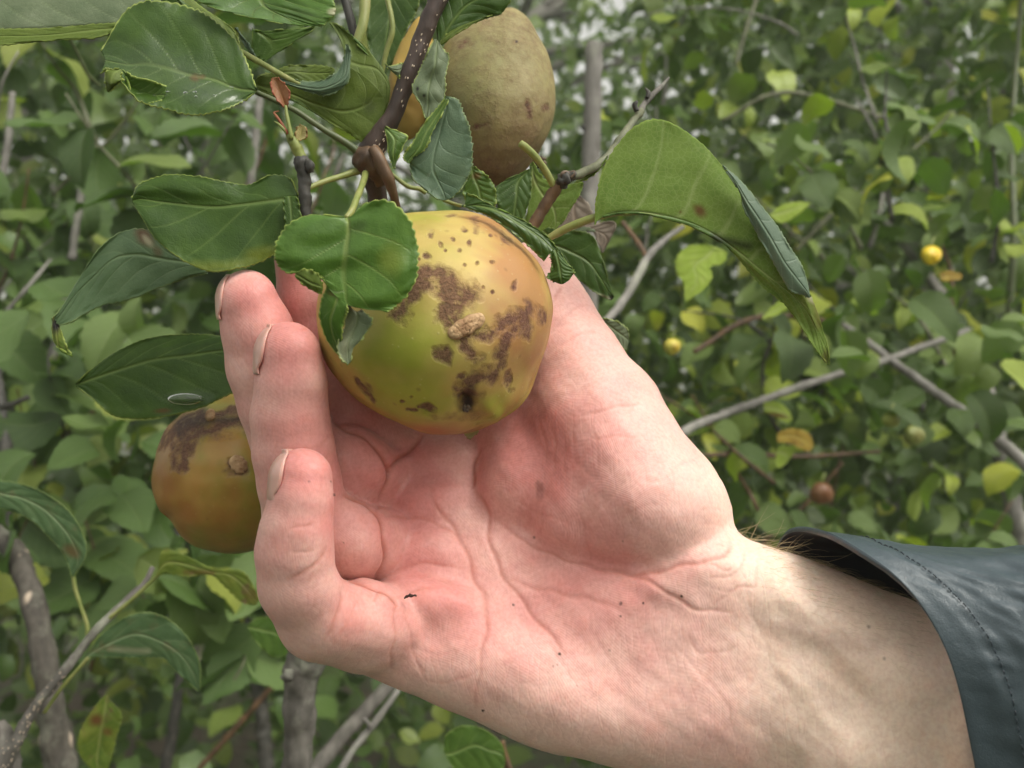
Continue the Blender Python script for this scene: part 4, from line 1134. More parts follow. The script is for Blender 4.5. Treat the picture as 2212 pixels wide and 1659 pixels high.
# curled leaf behind it: green underside, bluish rolled margin
leaf([[(520, 108, 0), (520, 111, 0), (520, 114, 0)],
      [(500, 60, 3), (475, 60, 2), (440, 45, 4)], [(430, 10, 4), (400, 15, 2), (390, -30, 5)], [(360, -50, 2), (350, -50, 1), (340, -60, 1)]],
     .268, L_unders2, L_dark, BR, serr=2, teeth=18, rim=.4, nlat=5)
leaf([[(512, 60, 0), (520, 85, 0), (545, 122, 0)], [(508, 60, -1), (530, 90, 0), (550, 124, 0)], [(520, 72, 0), (540, 98, 0), (553, 125, 0)], [(545, 115, 0), (549, 119, 0), (553, 124, 0)]],
     .2675, L_blue, L_blue, BR, serr=0, nu=30, nv=20, puff=.5, rim=.1)
leaf([[(430, -40, 0), (560, -60, 0), (700, -40, 0)], [(420, -5, 0), (560, -20, 1), (722, 5, 0)], [(470, 20, -1), (570, 12, 1), (722, 30, -1)], [(545, 38, -1), (610, 35, 1), (702, 52, -1)], [(620, 52, 0), (655, 55, 0), (688, 56, 0)]],
     .2555, L_bright, L_under, BR, serr=2, teeth=16, rim=.5, nlat=6, puff=1.4, marks=[('wet', ('e', 520, 18, 90, 22, 15, 1)), ('wet', ('e', 630, 30, 60, 14, 0, .7)), ('pale', ('e', 722, 24, 10, 6, 0, .9))])
leaf([[(545, 60, 0), (549, 64, 0), (553, 68, 0)], [(545, 110, 0), (580, 85, 0), (640, 62, 0)], [(560, 128, 0), (595, 108, 0), (680, 60, 0)], [(572, 134, 0), (590, 120, 0), (620, 100, 0)]],
     .272, L_mid, L_under, BR, serr=0, nu=40, nv=24, puff=.6, rim=.4)
# big cupped leaf with the round gap
leaf([[(700, 205, -3), (735, 180, -1), (745, 130, 2), (735, 85, 4), (712, 50, 5)],
      [(735, 215, -2), (770, 185, 0), (775, 140, 2), (755, 95, 4), (722, 50, 5)],
      [(760, 240, 0), (810, 200, 1), (815, 150, 2), (790, 105, 3), (740, 60, 4)],
      [(775, 275, 2), (825, 235, 2), (840, 185, 2), (812, 128, 3), (762, 80, 4)],
      [(785, 300, 3), (820, 265, 3), (842, 210, 3), (833, 160, 3), (772, 100, 3)]],
     .2675, L_unders2, L_mid, BR, serr=3, teeth=16, rim=.45, nlat=5, puff=1.2)
leaf([[(552, 170, 1), (552, 178, 1), (556, 190, 1), (560, 195, 1)],
      [(566, 160, 0), (580, 180, 0), (585, 200, 0), (590, 204, 0)],
      [(600, 158, 0), (625, 190, 0), (635, 215, 0), (645, 222, 0)],
      [(640, 178, 0), (670, 205, 0), (695, 245, 1), (700, 258, 1)],
      [(690, 185, 0), (730, 215, 0), (750, 265, 1), (755, 290, 2)],
      [(735, 170, 0), (780, 200, 0), (798, 255, 1), (795, 310, 2)],
      [(750, 140, 0), (800, 175, 0), (830, 215, 1), (828, 262, 2)]],
     .2650, L_unders2, L_mid, BR, serr=2.5, teeth=22, rim=.4, nlat=5, puff=1.2, marks=[('black', ('e', 795, 235, 14, 12, 30, .35))])
leaf([[(604, 168, 1), (600, 172, 0), (602, 172, 0)], [(630, 172, 0), (628, 182, -1), (635, 188, 0)], [(665, 175, 0), (668, 190, -1), (672, 200, 0)], [(700, 172, 0), (702, 190, -1.5), (705, 206, 0)], [(730, 150, 1), (742, 168, -1), (750, 180, 0)], [(745, 118, 2), (752, 122, 1), (757, 124, 1)], [(748, 95, 2), (750, 96, 2), (752, 98, 2)]],
     .2615, L_blue, L_blue, BR, serr=2, teeth=16, rim=.15, nlat=9, puff=.6)
leaf([[(598, 152, 0), (600, 158, 0), (604, 166, 0)], [(620, 142, 1), (630, 155, 0), (640, 175, 0)], [(660, 140, 2), (668, 158, 1), (672, 178, 0)], [(700, 142, 2), (702, 158, 1), (700, 178, 0)], [(722, 150, 1), (722, 156, 0), (718, 165, 0)]],
     .268, L_unders2, L_dark, BR, serr=2, teeth=14, rim=.35, nu=50, nv=30)
# kidney-shaped dark leaf at left
leaf([[(642, 420, 0), (643, 424, 0), (644, 427, 0), (644, 430, 0), (644, 432, 0)],
      [(625, 385, 2), (622, 402, 1), (615, 430, 0), (618, 475, 0), (618, 520, 1)],
      [(585, 378, 2), (578, 402, 1), (570, 436, 0), (572, 500, 0), (575, 560, 0)],
      [(540, 398, 2), (535, 418, 1), (522, 442, 0), (515, 512, -1), (520, 578, -2)],
      [(490, 393, 1), (480, 420, 0), (465, 447, 0), (455, 515, -1), (455, 586, -3)],
      [(425, 380, 0), (415, 412, -1), (405, 443, 0), (390, 500, -2), (392, 560, -3)],
      [(355, 378, 0), (350, 405, -1), (345, 436, 0), (335, 475, -2), (335, 515, -3)],
      [(300, 398, 0), (302, 412, -1), (305, 430, 0), (302, 445, -1), (305, 468, -2)],
      [(285, 428, 0), (285, 430, 0), (285, 433, 0), (285, 436, 0), (286, 440, 0)]],
     .2510, L_dark, L_under, BR, serr=2.5, teeth=42, rim=.75, nlat=5, vein_w=1.1, puff=.8, vslope=.4, marks=[('yellow', ('l', [(420, 578), (520, 570), (600, 548)], 9, .35)), ('yellow', ('e', 565, 552, 36, 14, -15, .35))])
leaf([[(612, 425, 0), (625, 424, 0), (640, 424, 0)], [(612, 445, 0), (628, 445, 0), (646, 442, 0)], [(614, 470, 0), (630, 470, 0), (650, 468, 0)], [(618, 495, 0), (632, 495, 0), (650, 500, 0)]], .2485, L_dark, L_under, BR, serr=0, nu=24, nv=16, rim=.2, puff=.3)
# leaf below it, tip curling down at the left
leaf([[(452, 580, 2), (450, 584, 2), (448, 590, 2)], [(420, 545, 1), (418, 570, 1), (415, 598, 1)], [(370, 520, 0), (355, 560, 0), (345, 622, 0)], [(320, 496, 0), (295, 550, -1), (275, 648, 0)], [(265, 500, 0), (245, 560, -1), (222, 660, 0)], [(212, 540, 0), (200, 600, 0), (180, 680, 0)], [(165, 610, 0), (160, 640, 0), (155, 695, 0)], [(128, 672, 0), (126, 685, 0), (122, 705, 0)], [(112, 690, 0), (112, 695, 0), (113, 702, 0)]],
     .2680, L_soft, L_under, BR, serr=2, teeth=32, rim=.3, nlat=7, puff=.8, marks=[('brown', ('e', 310, 512, 18, 10, 40, .8)), ('pale', ('e', 318, 520, 12, 5, 50, .7)), ('brown', ('e', 338, 540, 12, 7, 50, .5))])
leaf([[(115, 682, 0), (118, 690, 0), (122, 700, 0)], [(112, 700, 0), (122, 712, -1), (132, 712, 0)], [(112, 720, 0), (124, 735, -1), (138, 730, 0)], [(120, 745, 0), (130, 755, 0), (145, 750, 0)], [(155, 768, 0), (156, 769, 0), (157, 768, 0)]], .2665, L_yel, L_under, BR, serr=1, teeth=10, nu=40, nv=20, puff=.5, marks=[('black', ('e', 120, 700, 10, 16, 0, 1))])
# long leaf behind the fingers
leaf([[(164, 830, 0), (164, 832, 0), (165, 834, 0)], [(195, 800, 0), (200, 818, 0), (200, 862, 0)], [(245, 762, 1), (255, 800, 0), (250, 900, 0)], [(320, 730, 2), (330, 778, 0), (335, 903, -1)], [(400, 722, 2), (408, 768, 0), (430, 882, -2)], [(470, 725, 2), (480, 758, 0), (500, 850, -2)], [(540, 740, 1), (545, 760, 0), (560, 830, -2)], [(600, 780, 0), (600, 782, 0), (600, 785, 0)]],
     .2850, L_dark, L_under, BR, serr=1.8, teeth=40, rim=.5, nlat=7, vein_w=1.0, puff=.9, vslope=.4, marks=[('wet', ('e', 400, 860, 40, 12, 0, .8)), ('brown', ('e', 352, 888, 14, 4, 0, .7))])
# water drop on it
drop, n, b, out = new_mat('water'); b.inputs['Base Color'].default_value = (1, 1, 1, 1); b.inputs['Roughness'].default_value = .02; b.inputs['Transmission Weight'].default_value = 1.0; b.inputs['IOR'].default_value = 1.33
def dropm(u, v, Y, ru, rv, h, name='water_drop', parent=None):
    nu, nv = 20, 32
    a = np.linspace(0.02, math.pi / 2, nu)[:, None]; k = np.linspace(0, 2 * math.pi, nv, endpoint=False)[None]
    Pu = u + ru * np.sin(a) * np.cos(k); Pv = v + rv * np.sin(a) * np.sin(k); Pw = Y - h / 1000 * np.cos(a) * np.ones_like(k)
    back_ = np.stack([Pu[::-1], Pv[::-1], np.full_like(Pu, Y + .0002)], -1)
    return np.concatenate([np.stack([Pu, Pv, Pw], -1), back_], 0), nu * 2, nv
Vd, a_, b_ = dropm(400, 862, .2822, 38, 13, 1.2)
link('water_drop', make_mesh('water_drop', at_np(Vd).reshape(-1, 3), grid_faces(a_, b_, True)), drop, BR)

# the folded bright leaf on the apple
leaf([[(742, 470, 1), (746, 470, 1), (750, 470, 1), (754, 470, 1), (757, 468, 1)],
      [(672, 464, 1), (710, 472, 0), (752, 482, 0), (775, 462, 0), (790, 440, 0)],
      [(628, 482, 0), (680, 500, -1), (752, 505, 0), (800, 470, 0), (835, 434, 0)],
      [(603, 512, 0), (665, 530, -1), (748, 530, 0), (830, 505, 0), (878, 466, 0)],
      [(594, 545, 0), (660, 560, -1), (745, 558, 0), (850, 545, 0), (899, 520, 1)],
      [(600, 570, 1), (668, 582, 0), (742, 585, 1), (850, 588, 0), (902, 570, 1)],
      [(620, 588, 1), (678, 595, 1), (744, 612, 1), (835, 620, 0), (895, 612, 1)],
      [(660, 584, 1), (700, 603, 1), (746, 632, 1), (812, 648, 0), (872, 645, 1)],
      [(688, 592, 1.2), (706, 616, 1.2), (748, 650, 1.2), (792, 664, 1), (850, 664, 1)],
      [(699, 600, 1.3), (712, 626, 1.3), (750, 658, 1.3), (790, 668, 1.2), (838, 672, 1.2)]],
     .2060, L_bright, L_under, BR, serr=4.5, teeth=24, rim=.95, nlat=4, vein_w=1.1, puff=1.3, round_=True, vslope=.5, marks=[('wet', ('e', 700, 520, 60, 40, 0, .35)), ('yellow', ('e', 845, 560, 22, 26, 0, .35)), ('black', ('e', 775, 490, 14, 10, -30, .35))])
# back-folded margin (paler underside)
leaf([[(640, 588, 0), (638, 592, 0), (636, 596, 0)], [(655, 582, -1), (652, 600, -1), (645, 606, 0)], [(672, 584, -1), (672, 612, -1), (668, 624, 0)], [(688, 592, -1), (690, 618, -1), (684, 632, 0)], [(696, 612, 0), (698, 622, 0), (695, 636, 0)]],
     .2066, L_unders2, L_bright, BR, serr=1.5, teeth=6, rim=.6, nu=50, nv=24, puff=.4, round_=True)
# lower half hanging over the edge
leaf([[(700, 596, 0), (722, 626, 0), (750, 654, 0)],
      [(705, 619, .5), (728, 642, 0), (750, 662, 0)],
      [(694, 648, 2), (722, 664, .5), (748, 676, .5)],
      [(690, 682, 4), (714, 690, 2), (742, 700, 1.5)],
      [(698, 716, 6), (718, 720, 4), (738, 728, 3)],
      [(716, 752, 8), (730, 750, 6), (740, 750, 5)],
      [(753, 788, 9), (752, 784, 9), (750, 778, 8)]],
     .2072, L_bright, L_under, BR, serr=2.5, teeth=16, rim=.95, nu=70, nv=34, nlat=3, puff=.7, round_=True, marks=[('brown', ('e', 730, 631, 17, 7, 0, .8))])
leaf([[(752, 655, 0), (768, 672, 0), (782, 668, 0)],
      [(748, 672, 0), (772, 682, -1), (792, 678, 0)],
      [(745, 700, 0), (768, 705, -1), (806, 690, 0)],
      [(735, 728, 0), (760, 722, -1), (796, 712, 0)],
      [(728, 752, 0), (752, 745, -1), (780, 735, 0)],
      [(738, 775, 0), (752, 765, 0), (764, 752, 0)],
      [(752, 787, 0), (754, 785, 0), (757, 780, 0)]],
     .2115, L_grey, L_under, BR, serr=3.5, teeth=9, rim=.75, nu=70, nv=34, nlat=3, puff=1.2, marks=[('pale', ('l', [(758, 680), (745, 720), (740, 760)], 12, .45)), ('brown', ('e', 768, 665, 20, 6, 10, .6))])
# dark leaf beneath the top edge, over the russet apple
leaf([[(960, 92, 0), (950, 96, 0), (946, 98, 0)], [(1000, 62, 1), (975, 50, 0), (940, 30, 0)], [(1050, 38, 2), (1010, 10, 0), (950, -40, 0)], [(1085, 28, 2), (1060, -15, 0), (1000, -80, 0)], [(1120, -30, 0), (1105, -50, 0), (1080, -90, 0)]],
     .2640, L_dark, L_under, BR, serr=1.5, teeth=18, rim=.3, nlat=6, puff=1.0)
leaf([[(944, 104, 0), (948, 96, 0), (950, 92, 0)], [(962, 92, -1), (965, 78, -1), (970, 70, 0)], [(990, 70, -1), (998, 56, -1), (1004, 52, 0)], [(1022, 52, -1), (1034, 42, -1), (1042, 40, 0)], [(1052, 40, 0), (1058, 36, 0), (1064, 34, 0)]], .2620, L_unders2, L_dark, BR, serr=1.5, teeth=12, rim=.6, nu=50, nv=16, puff=.2)
leaf([[(782, -60, 0), (840, -70, 0), (900, -60, 0)], [(790, 0, 0), (845, -5, 1), (905, 10, 0)], [(790, 60, 0), (838, 60, 1), (880, 60, 0)], [(800, 120, 0), (830, 115, 1), (858, 110, 0)], [(818, 160, 0), (826, 160, 0), (835, 158, 0)]], .3080, L_dark, L_under, BR, serr=1.5, teeth=12, rim=.3, puff=.8)
# pale crumpled leaf right of the branch
leaf([[(938, 84, 0), (945, 88, 0), (952, 96, 0)], [(925, 110, 0), (942, 118, -1), (962, 110, 0)], [(915, 130, 0), (940, 142, -1.5), (971, 124, 0)], [(902, 160, 0), (930, 172, 0), (963, 165, 0)], [(890, 192, 0), (925, 200, -1), (962, 205, 0)], [(906, 220, 0), (925, 226, 0), (958, 225, 0)], [(916, 245, 0), (922, 250, 0), (938, 240, 0)], [(920, 256, 0), (921, 257, 0), (922, 256, 0)]],
     .2600, L_grey, L_under, BR, serr=2.2, teeth=22, rim=.5, nlat=5, puff=1.5, marks=[('black', ('e', 902, 192, 2.5, 4, 0, 1)), ('black', ('e', 916, 207, 2.5, 3, 0, .9))])
leaf([[(830, 137, 0), (832, 140, 0), (836, 145, 0)], [(840, 142, 0), (848, 150, -1), (852, 160, 0)], [(858, 138, 0), (860, 152, -1), (862, 168, 0)], [(870, 135, 0), (868, 148, 0), (862, 165, 0)]], .2615, L_grey, L_under, BR, serr=1.5, teeth=8, nu=30, nv=20, puff=.4)
# blue-green leaf hanging in front of the russet apple
leaf([[(964, 208, 0), (966, 208, 0), (970, 208, 0)],
      [(935, 245, -1), (962, 240, 0), (990, 216, 0)],
      [(910, 275, -1), (950, 285, .5), (1005, 250, 0)],
      [(890, 312, -1), (938, 330, .5), (1016, 285, 0)],
      [(872, 335, -1), (935, 365, .5), (1021, 325, 0)],
      [(885, 355, 0), (945, 390, 1), (1018, 362, 0)],
      [(892, 385, 0), (955, 410, 1), (1008, 388, 0)],
      [(915, 408, 0), (960, 422, 1), (992, 412, 0)],
      [(945, 430, 0), (962, 432, 1), (978, 426, 0)]],
     .2480, L_blue, L_under, BR, serr=3.5, teeth=26, rim=.25, nlat=6, puff=1.0, vslope=.4)
leaf([[(962, 214, 0), (966, 214, 0), (970, 214, 0)], [(935, 243, 0), (945, 248, 0), (952, 252, 0)], [(908, 278, 0), (922, 285, -.5), (932, 290, 0)], [(888, 312, 0), (905, 320, -.5), (916, 325, 0)], [(871, 336, 0), (884, 345, 0), (895, 338, 0)], [(880, 352, 0), (883, 352, 0), (886, 350, 0)]],
     .2460, L_mid, L_under, BR, serr=2.5, teeth=18, rim=.7, nu=70, nv=20, puff=.4)
# small folded leaf at the fork
leaf([[(830, 276, 0), (831, 275, 0), (832, 274, 0)], [(836, 305, 0), (852, 300, -1), (880, 292, 0)], [(838, 330, 0), (850, 330, -1), (872, 315, 0)], [(845, 352, 0), (852, 350, 0), (860, 340, 0)], [(850, 364, 0), (851, 364, 0), (852, 363, 0)]], .2490, L_mid, L_grey, BR, serr=1, teeth=8, rim=.8, nu=50, nv=26, puff=.3)
leaf([[(1012, 360, 0), (1018, 360, 0), (1025, 360, 0)], [(1000, 385, 0), (1025, 385, 0), (1048, 375, 0)], [(1000, 415, 0), (1035, 410, 0), (1066, 398, 0)], [(1010, 440, 0), (1040, 435, 0), (1072, 425, 0)], [(1030, 460, 0), (1050, 455, 0), (1070, 448, 0)]], .2640, L_mid, L_under, BR, serr=2.2, teeth=12, rim=.6, nu=60, nv=30, marks=[('brown', ('e', 1028, 379, 8, 6, 0, .7))])
leaf([[(1148, 360, 0), (1145, 365, 0), (1140, 368, 0)], [(1148, 390, 0), (1120, 392, 0), (1075, 400, 0)], [(1145, 430, 0), (1115, 430, 0), (1072, 430, 0)], [(1130, 470, 0), (1110, 470, 0), (1080, 455, 0)], [(1115, 490, 0), (1108, 490, 0), (1100, 485, 0)]], .2850, L_dark, L_under, BR, serr=1.5, teeth=10, rim=.2, nu=60, nv=30)
# leaf lying along the top right of the apple
leaf([[(998, 446, 0), (1000, 444, 0), (1004, 442, 0), (1008, 416, 0)],
      [(1025, 455, 0), (1030, 448, 0), (1035, 440, 0), (1035, 428, 0)],
      [(1060, 470, 0), (1068, 460, -1), (1075, 452, 0), (1078, 452, 0)],
      [(1098, 496, 0), (1108, 484, -1), (1118, 474, 0), (1122, 472, 0)],
      [(1128, 520, 0), (1142, 506, -1), (1155, 496, 0), (1160, 494, 0)],
      [(1155, 545, 0), (1170, 528, -1), (1180, 515, 0), (1188, 518, 0)],
      [(1175, 565, 0), (1190, 545, -1), (1200, 538, 0), (1206, 542, 0)]],
     .2350, L_dark, L_under, BR, serr=1.5, teeth=20, rim=.4, nlat=7, puff=.9, marks=[('wet', ('l', [(1080, 470), (1180, 540)], 10, .6))])
leaf([[(1186, 540, 0), (1198, 536, 0), (1210, 545, 0)], [(1190, 560, 0), (1205, 560, -1), (1228, 570, 0)], [(1192, 580, 0), (1210, 585, -1), (1240, 582, 0)], [(1182, 598, 0), (1212, 600, -1), (1238, 592, 0)], [(1195, 608, 0), (1214, 614, 0), (1230, 605, 0)]], .2410, L_dark, L_under, BR, serr=3, teeth=12, rim=.3, nu=50, nv=30, puff=1.2)

# ---- the twig at right with its big underside leaf
TW = empty('apple_twig', at(1220, 385, .262), 'thin knotted apple twig carrying a large drooping leaf, right of the held apple', 'twig')
tube_obj('twig_stem', [(1140, 505, .262, 13), (1165, 465, .262, 13), (1188, 428, .261, 13), (1210, 395, .260, 12)], B_brown, TW, 30, 14, .05, 200, 21)
tube_obj('twig_knot', [(1206, 398, .2595, 11), (1220, 386, .2585, 14), (1232, 380, .2590, 11), (1243, 374, .2600, 6)], B_spur, TW, 16, 12, .28, 330, 22)
tube_obj('bud_scale', [(1212, 385, .258, 4), (1216, 374, .2575, 4), (1224, 371, .2575, 3), (1230, 376, .2575, 1.5)], dry, TW, 12, 7, .1, 300, 24)
tube_obj('bud_scale', [(1232, 384, .258, 3), (1240, 377, .2575, 3), (1240, 370, .2575, 2), (1232, 371, .2575, 1)], dry, TW, 12, 7, .1, 300, 25)
tube_obj('bud_scale', [(1220, 395, .258, 3), (1226, 386, .2572, 3), (1222, 378, .2572, 2), (1216, 381, .2575, 1)], dry, TW, 12, 7, .1, 300, 26)
tube_obj('cut_stub', [(1196, 402, .2600, 8), (1180, 372, .2575, 8), (1158, 340, .2540, 8), (1135, 318, .2515, 8.5), (1124, 310, .2505, 8)], B_green, TW, 30, 12, .04, 200, 23)
tube_obj('twig_stem', [(1235, 382, .261, 10), (1262, 372, .264, 9), (1298, 352, .270, 9), (1330, 315, .277, 9), (1362, 270, .285, 8), (1385, 240, .292, 8)], B_olive, TW, 50, 12, .10, 170, 27)
tube_obj('twig_stem', [(1380, 245, .291, 8), (1400, 215, .296, 7), (1420, 195, .301, 5), (1445, 168, .308, 3)], B_grey, TW, 40, 10, .16, 170, 28)
for p in ([(1376, 240, .288, 5), (1372, 228, .288, 6), (1376, 218, .288, 3)], [(1398, 212, .294, 5), (1400, 200, .294, 5), (1394, 190, .295, 2)]):
    tube_obj('twig_bud', p, B_spur, TW, 10, 9, .15, 250, 29)
tube_obj('leaf_stalk', [(1172, 522, .262, 7), (1205, 503, .261, 8.5), (1245, 484, .259, 9), (1290, 468, .257, 8.5), (1330, 460, .256, 7.5), (1385, 458, .2555, 5.5)], B_green, TW, 40, 12, .03, 200, 30)
# underside facing the camera; midrib from the stalk to the hanging tip
leaf([[(1284, 486, 0), (1290, 478, 0), (1300, 470, 0), (1302, 468, 0), (1302, 467, 0)],
      [(1288, 425, 1), (1310, 440, 0), (1338, 459, 0), (1345, 460, 0), (1350, 461, 0)],
      [(1310, 350, 3), (1350, 400, 1), (1400, 460, 0), (1408, 463, 0), (1414, 466, 0)],
      [(1368, 275, 4), (1420, 370, 1), (1480, 478, 0), (1492, 484, 0), (1505, 490, 1)],
      [(1432, 259, 4), (1490, 380, 1), (1545, 508, 0), (1556, 518, 0), (1565, 528, 1)],
      [(1510, 305, 3), (1560, 420, 0), (1600, 548, 0), (1606, 562, 1), (1608, 575, 2)],
      [(1570, 370, 2), (1610, 470, 0), (1645, 585, 0), (1646, 602, 1), (1645, 618, 2)],
      [(1640, 455, 1), (1665, 545, -1), (1690, 620, 0), (1688, 636, 1), (1685, 648, 2)],
      [(1700, 545, 1), (1712, 600, -1), (1725, 650, 0), (1722, 672, 1), (1718, 688, 2)],
      [(1742, 618, 0), (1744, 655, -1), (1752, 690, 0), (1748, 708, 1), (1742, 722, 1)],
      [(1768, 680, 0), (1766, 705, 0), (1768, 725, 0), (1764, 740, 0), (1758, 750, 0)],
      [(1786, 745, 0), (1784, 755, 0), (1780, 765, 0), (1777, 768, 0), (1774, 770, 0)],
      [(1792, 788, 0), (1791, 788, 0), (1790, 788, 0), (1789, 787, 0), (1788, 786, 0)]],
     .2540, L_under, L_mid, TW, serr=2.6, teeth=54, rim=.35, nlat=9, vein_w=.9, puff=.9, nu=200, nv=90, vslope=.30,
     marks=[('brown', ('e', 1511, 454, 13, 9, 40, .85)), ('brown', ('e', 1470, 458, 3, 3, 0, .7)), ('black', ('l', [(1550, 512), (1575, 520), (1612, 530)], 9, .8)), ('brown', ('l', [(1735, 628), (1760, 660), (1770, 700)], 8, .5)), ('pale', ('e', 1752, 640, 7, 12, -30, .8)), ('brown', ('e', 1782, 770, 6, 14, 0, .4))])
# rolled right margin showing the bluish upper side
leaf([[(1560, 358, 0), (1564, 362, 0), (1570, 370, 0)], [(1588, 378, 0), (1590, 394, -1), (1594, 408, 0)], [(1618, 410, 0), (1612, 432, -1.5), (1610, 455, 0)], [(1650, 450, 0), (1640, 474, -1.5), (1632, 500, 0)], [(1682, 492, 0), (1668, 519, -1.5), (1658, 546, 0)], [(1708, 535, 0), (1694, 565, -1.5), (1684, 592, 0)], [(1732, 572, 0), (1720, 600, -1.5), (1708, 628, 0)], [(1745, 612, 0), (1742, 628, -1), (1736, 638, 0)], [(1750, 640, 0), (1750, 642, 0), (1748, 644, 0)]],
     .2505, L_fold, L_under, TW, serr=2.2, teeth=26, rim=.15, nlat=8, puff=.5, nu=140, nv=36, vslope=.1)
# other leaves on this twig
leaf([[(1170, 545, 0), (1172, 540, 0), (1175, 532, 0)], [(1185, 560, 0), (1195, 530, 0), (1200, 505, 0)], [(1215, 580, 0), (1235, 545, 0), (1240, 498, 0)], [(1245, 600, 0), (1270, 565, 0), (1278, 508, 0)], [(1270, 620, 0), (1290, 590, 0), (1298, 550, 0)], [(1300, 640, 0), (1312, 625, 0), (1312, 600, 0)], [(1322, 648, 0), (1324, 645, 0), (1325, 640, 0)]],
     .3120, L_dark, L_under, TW, serr=2, teeth=20, rim=.2, nlat=5, marks=[('pale', ('e', 1300, 640, 16, 4, 20, .6)), ('black', ('e', 1322, 646, 8, 5, 20, .9))])
leaf([[(1160, 505, 0), (1172, 498, 0), (1185, 490, 0)], [(1165, 518, 0), (1185, 510, 0), (1210, 500, 0)], [(1172, 528, 0), (1190, 522, 0), (1212, 510, 0)]], .2680, L_mid, L_under, TW, serr=1, teeth=6, nu=24, nv=20, rim=.5)
leaf([[(1150, 350, 0), (1148, 352, 0), (1147, 355, 0)], [(1175, 385, 0), (1155, 390, 0), (1140, 400, 0)], [(1215, 400, 0), (1175, 425, 0), (1140, 450, 0)], [(1260, 395, 0), (1195, 450, 0), (1130, 500, 0)], [(1240, 440, 0), (1200, 480, 0), (1150, 520, 0)], [(1215, 480, 0), (1195, 500, 0), (1175, 515, 0)]], .2900, L_under, L_mid, TW, serr=1.5, teeth=12, rim=.3, nlat=5, marks=[('brown', ('e', 1150, 395, 10, 14, 0, .3))])
leaf([[(1240, 395, 0), (1245, 390, 0), (1250, 384, 0)], [(1262, 390, 0), (1268, 382, 0), (1275, 372, 0)], [(1290, 372, 0), (1292, 364, 0), (1298, 354, 0)], [(1310, 345, 0), (1310, 342, 0), (1312, 338, 0)]], .2680, L_under, L_mid, TW, serr=1.5, teeth=8, nu=40, nv=14, rim=.5)
leaf([[(1300, 688, 0), (1298, 692, 0), (1296, 697, 0)], [(1320, 690, 0), (1318, 705, 0), (1310, 718, 0)], [(1342, 698, 0), (1338, 720, 0), (1328, 738, 0)], [(1356, 712, 0), (1354, 732, 0), (1345, 752, 0)], [(1358, 728, 0), (1358, 740, 0), (1352, 755, 0)]], .3000, L_grey, L_under, TW, serr=2, teeth=10, rim=.5, nu=50, nv=26)
leaf([[(1235, 430, 0), (1242, 425, 0), (1250, 420, 0)], [(1200, 470, 0), (1240, 460, 0), (1275, 445, 0)], [(1215, 500, 0), (1250, 495, 0), (1285, 480, 0)], [(1270, 490, 0), (1290, 500, 0), (1320, 478, 0)], [(1290, 520, 0), (1310, 515, 0), (1330, 490, 0)], [(1300, 545, 0), (1302, 545, 0), (1305, 542, 0)]], .3300, leaf_mat('leaf_dry', (.16, .12, .09), (.24, .19, .15), (.33, .28, .23), rim=(.2, .14, .1), veinc=(.3, .22, .16), rough=.7, trans=.2), L_grey, TW, serr=2, teeth=10, rim=.1, nu=50, nv=26, puff=2)

# the pale leaf chip peeping out below the held apple
leaf([[(1000, 932, 0), (1003, 938, 0), (1006, 942, 0)], [(1010, 928, 0), (1014, 938, 0), (1016, 948, 0)], [(1024, 926, 0), (1024, 934, 0), (1026, 940, 0)], [(1034, 926, 0), (1034, 930, 0), (1034, 934, 0)]], .2560, L_cream, L_under, BR, serr=0, nu=20, nv=12, rim=.4)

# ------------------------------------------------------------------ ground and hills of the orchard
gm, n, b, out = new_mat('soil')
oc = objco(n)
g1_ = noise(n, oc, 3, 6); g2_ = noise(n, oc, 40, 5)
n.links.new(mixc(n, ramp(n, g1_, [(.45, (0, 0, 0)), (.6, (1, 1, 1))]), ramp(n, g2_, [(.35, (.030, .022, .014)), (.7, (.085, .062, .040))]), ramp(n, g2_, [(.35, (.030, .050, .014)), (.7, (.075, .11, .035))])), b.inputs['Base Color'])
b.inputs['Roughness'].default_value = .95
bump(n, b, g2_, .03, 1)
gx = np.linspace(-1, 1, 161); gxx = np.sign(gx) * np.abs(gx) ** 2.6 * 160
X_, Y_ = np.meshgrid(gxx, gxx + 3, indexing='ij')
Zg = Noise(70)(np.stack([X_ / 3, Y_ / 3, X_ * 0], -1)) * .04 + np.clip((np.hypot(X_, Y_) - 40) / 120, 0, 1) * 6
tag(link('ground', make_mesh('ground', np.stack([X_, Y_, Zg], -1).reshape(-1, 3), grid_faces(161, 161)), gm), kind='structure')

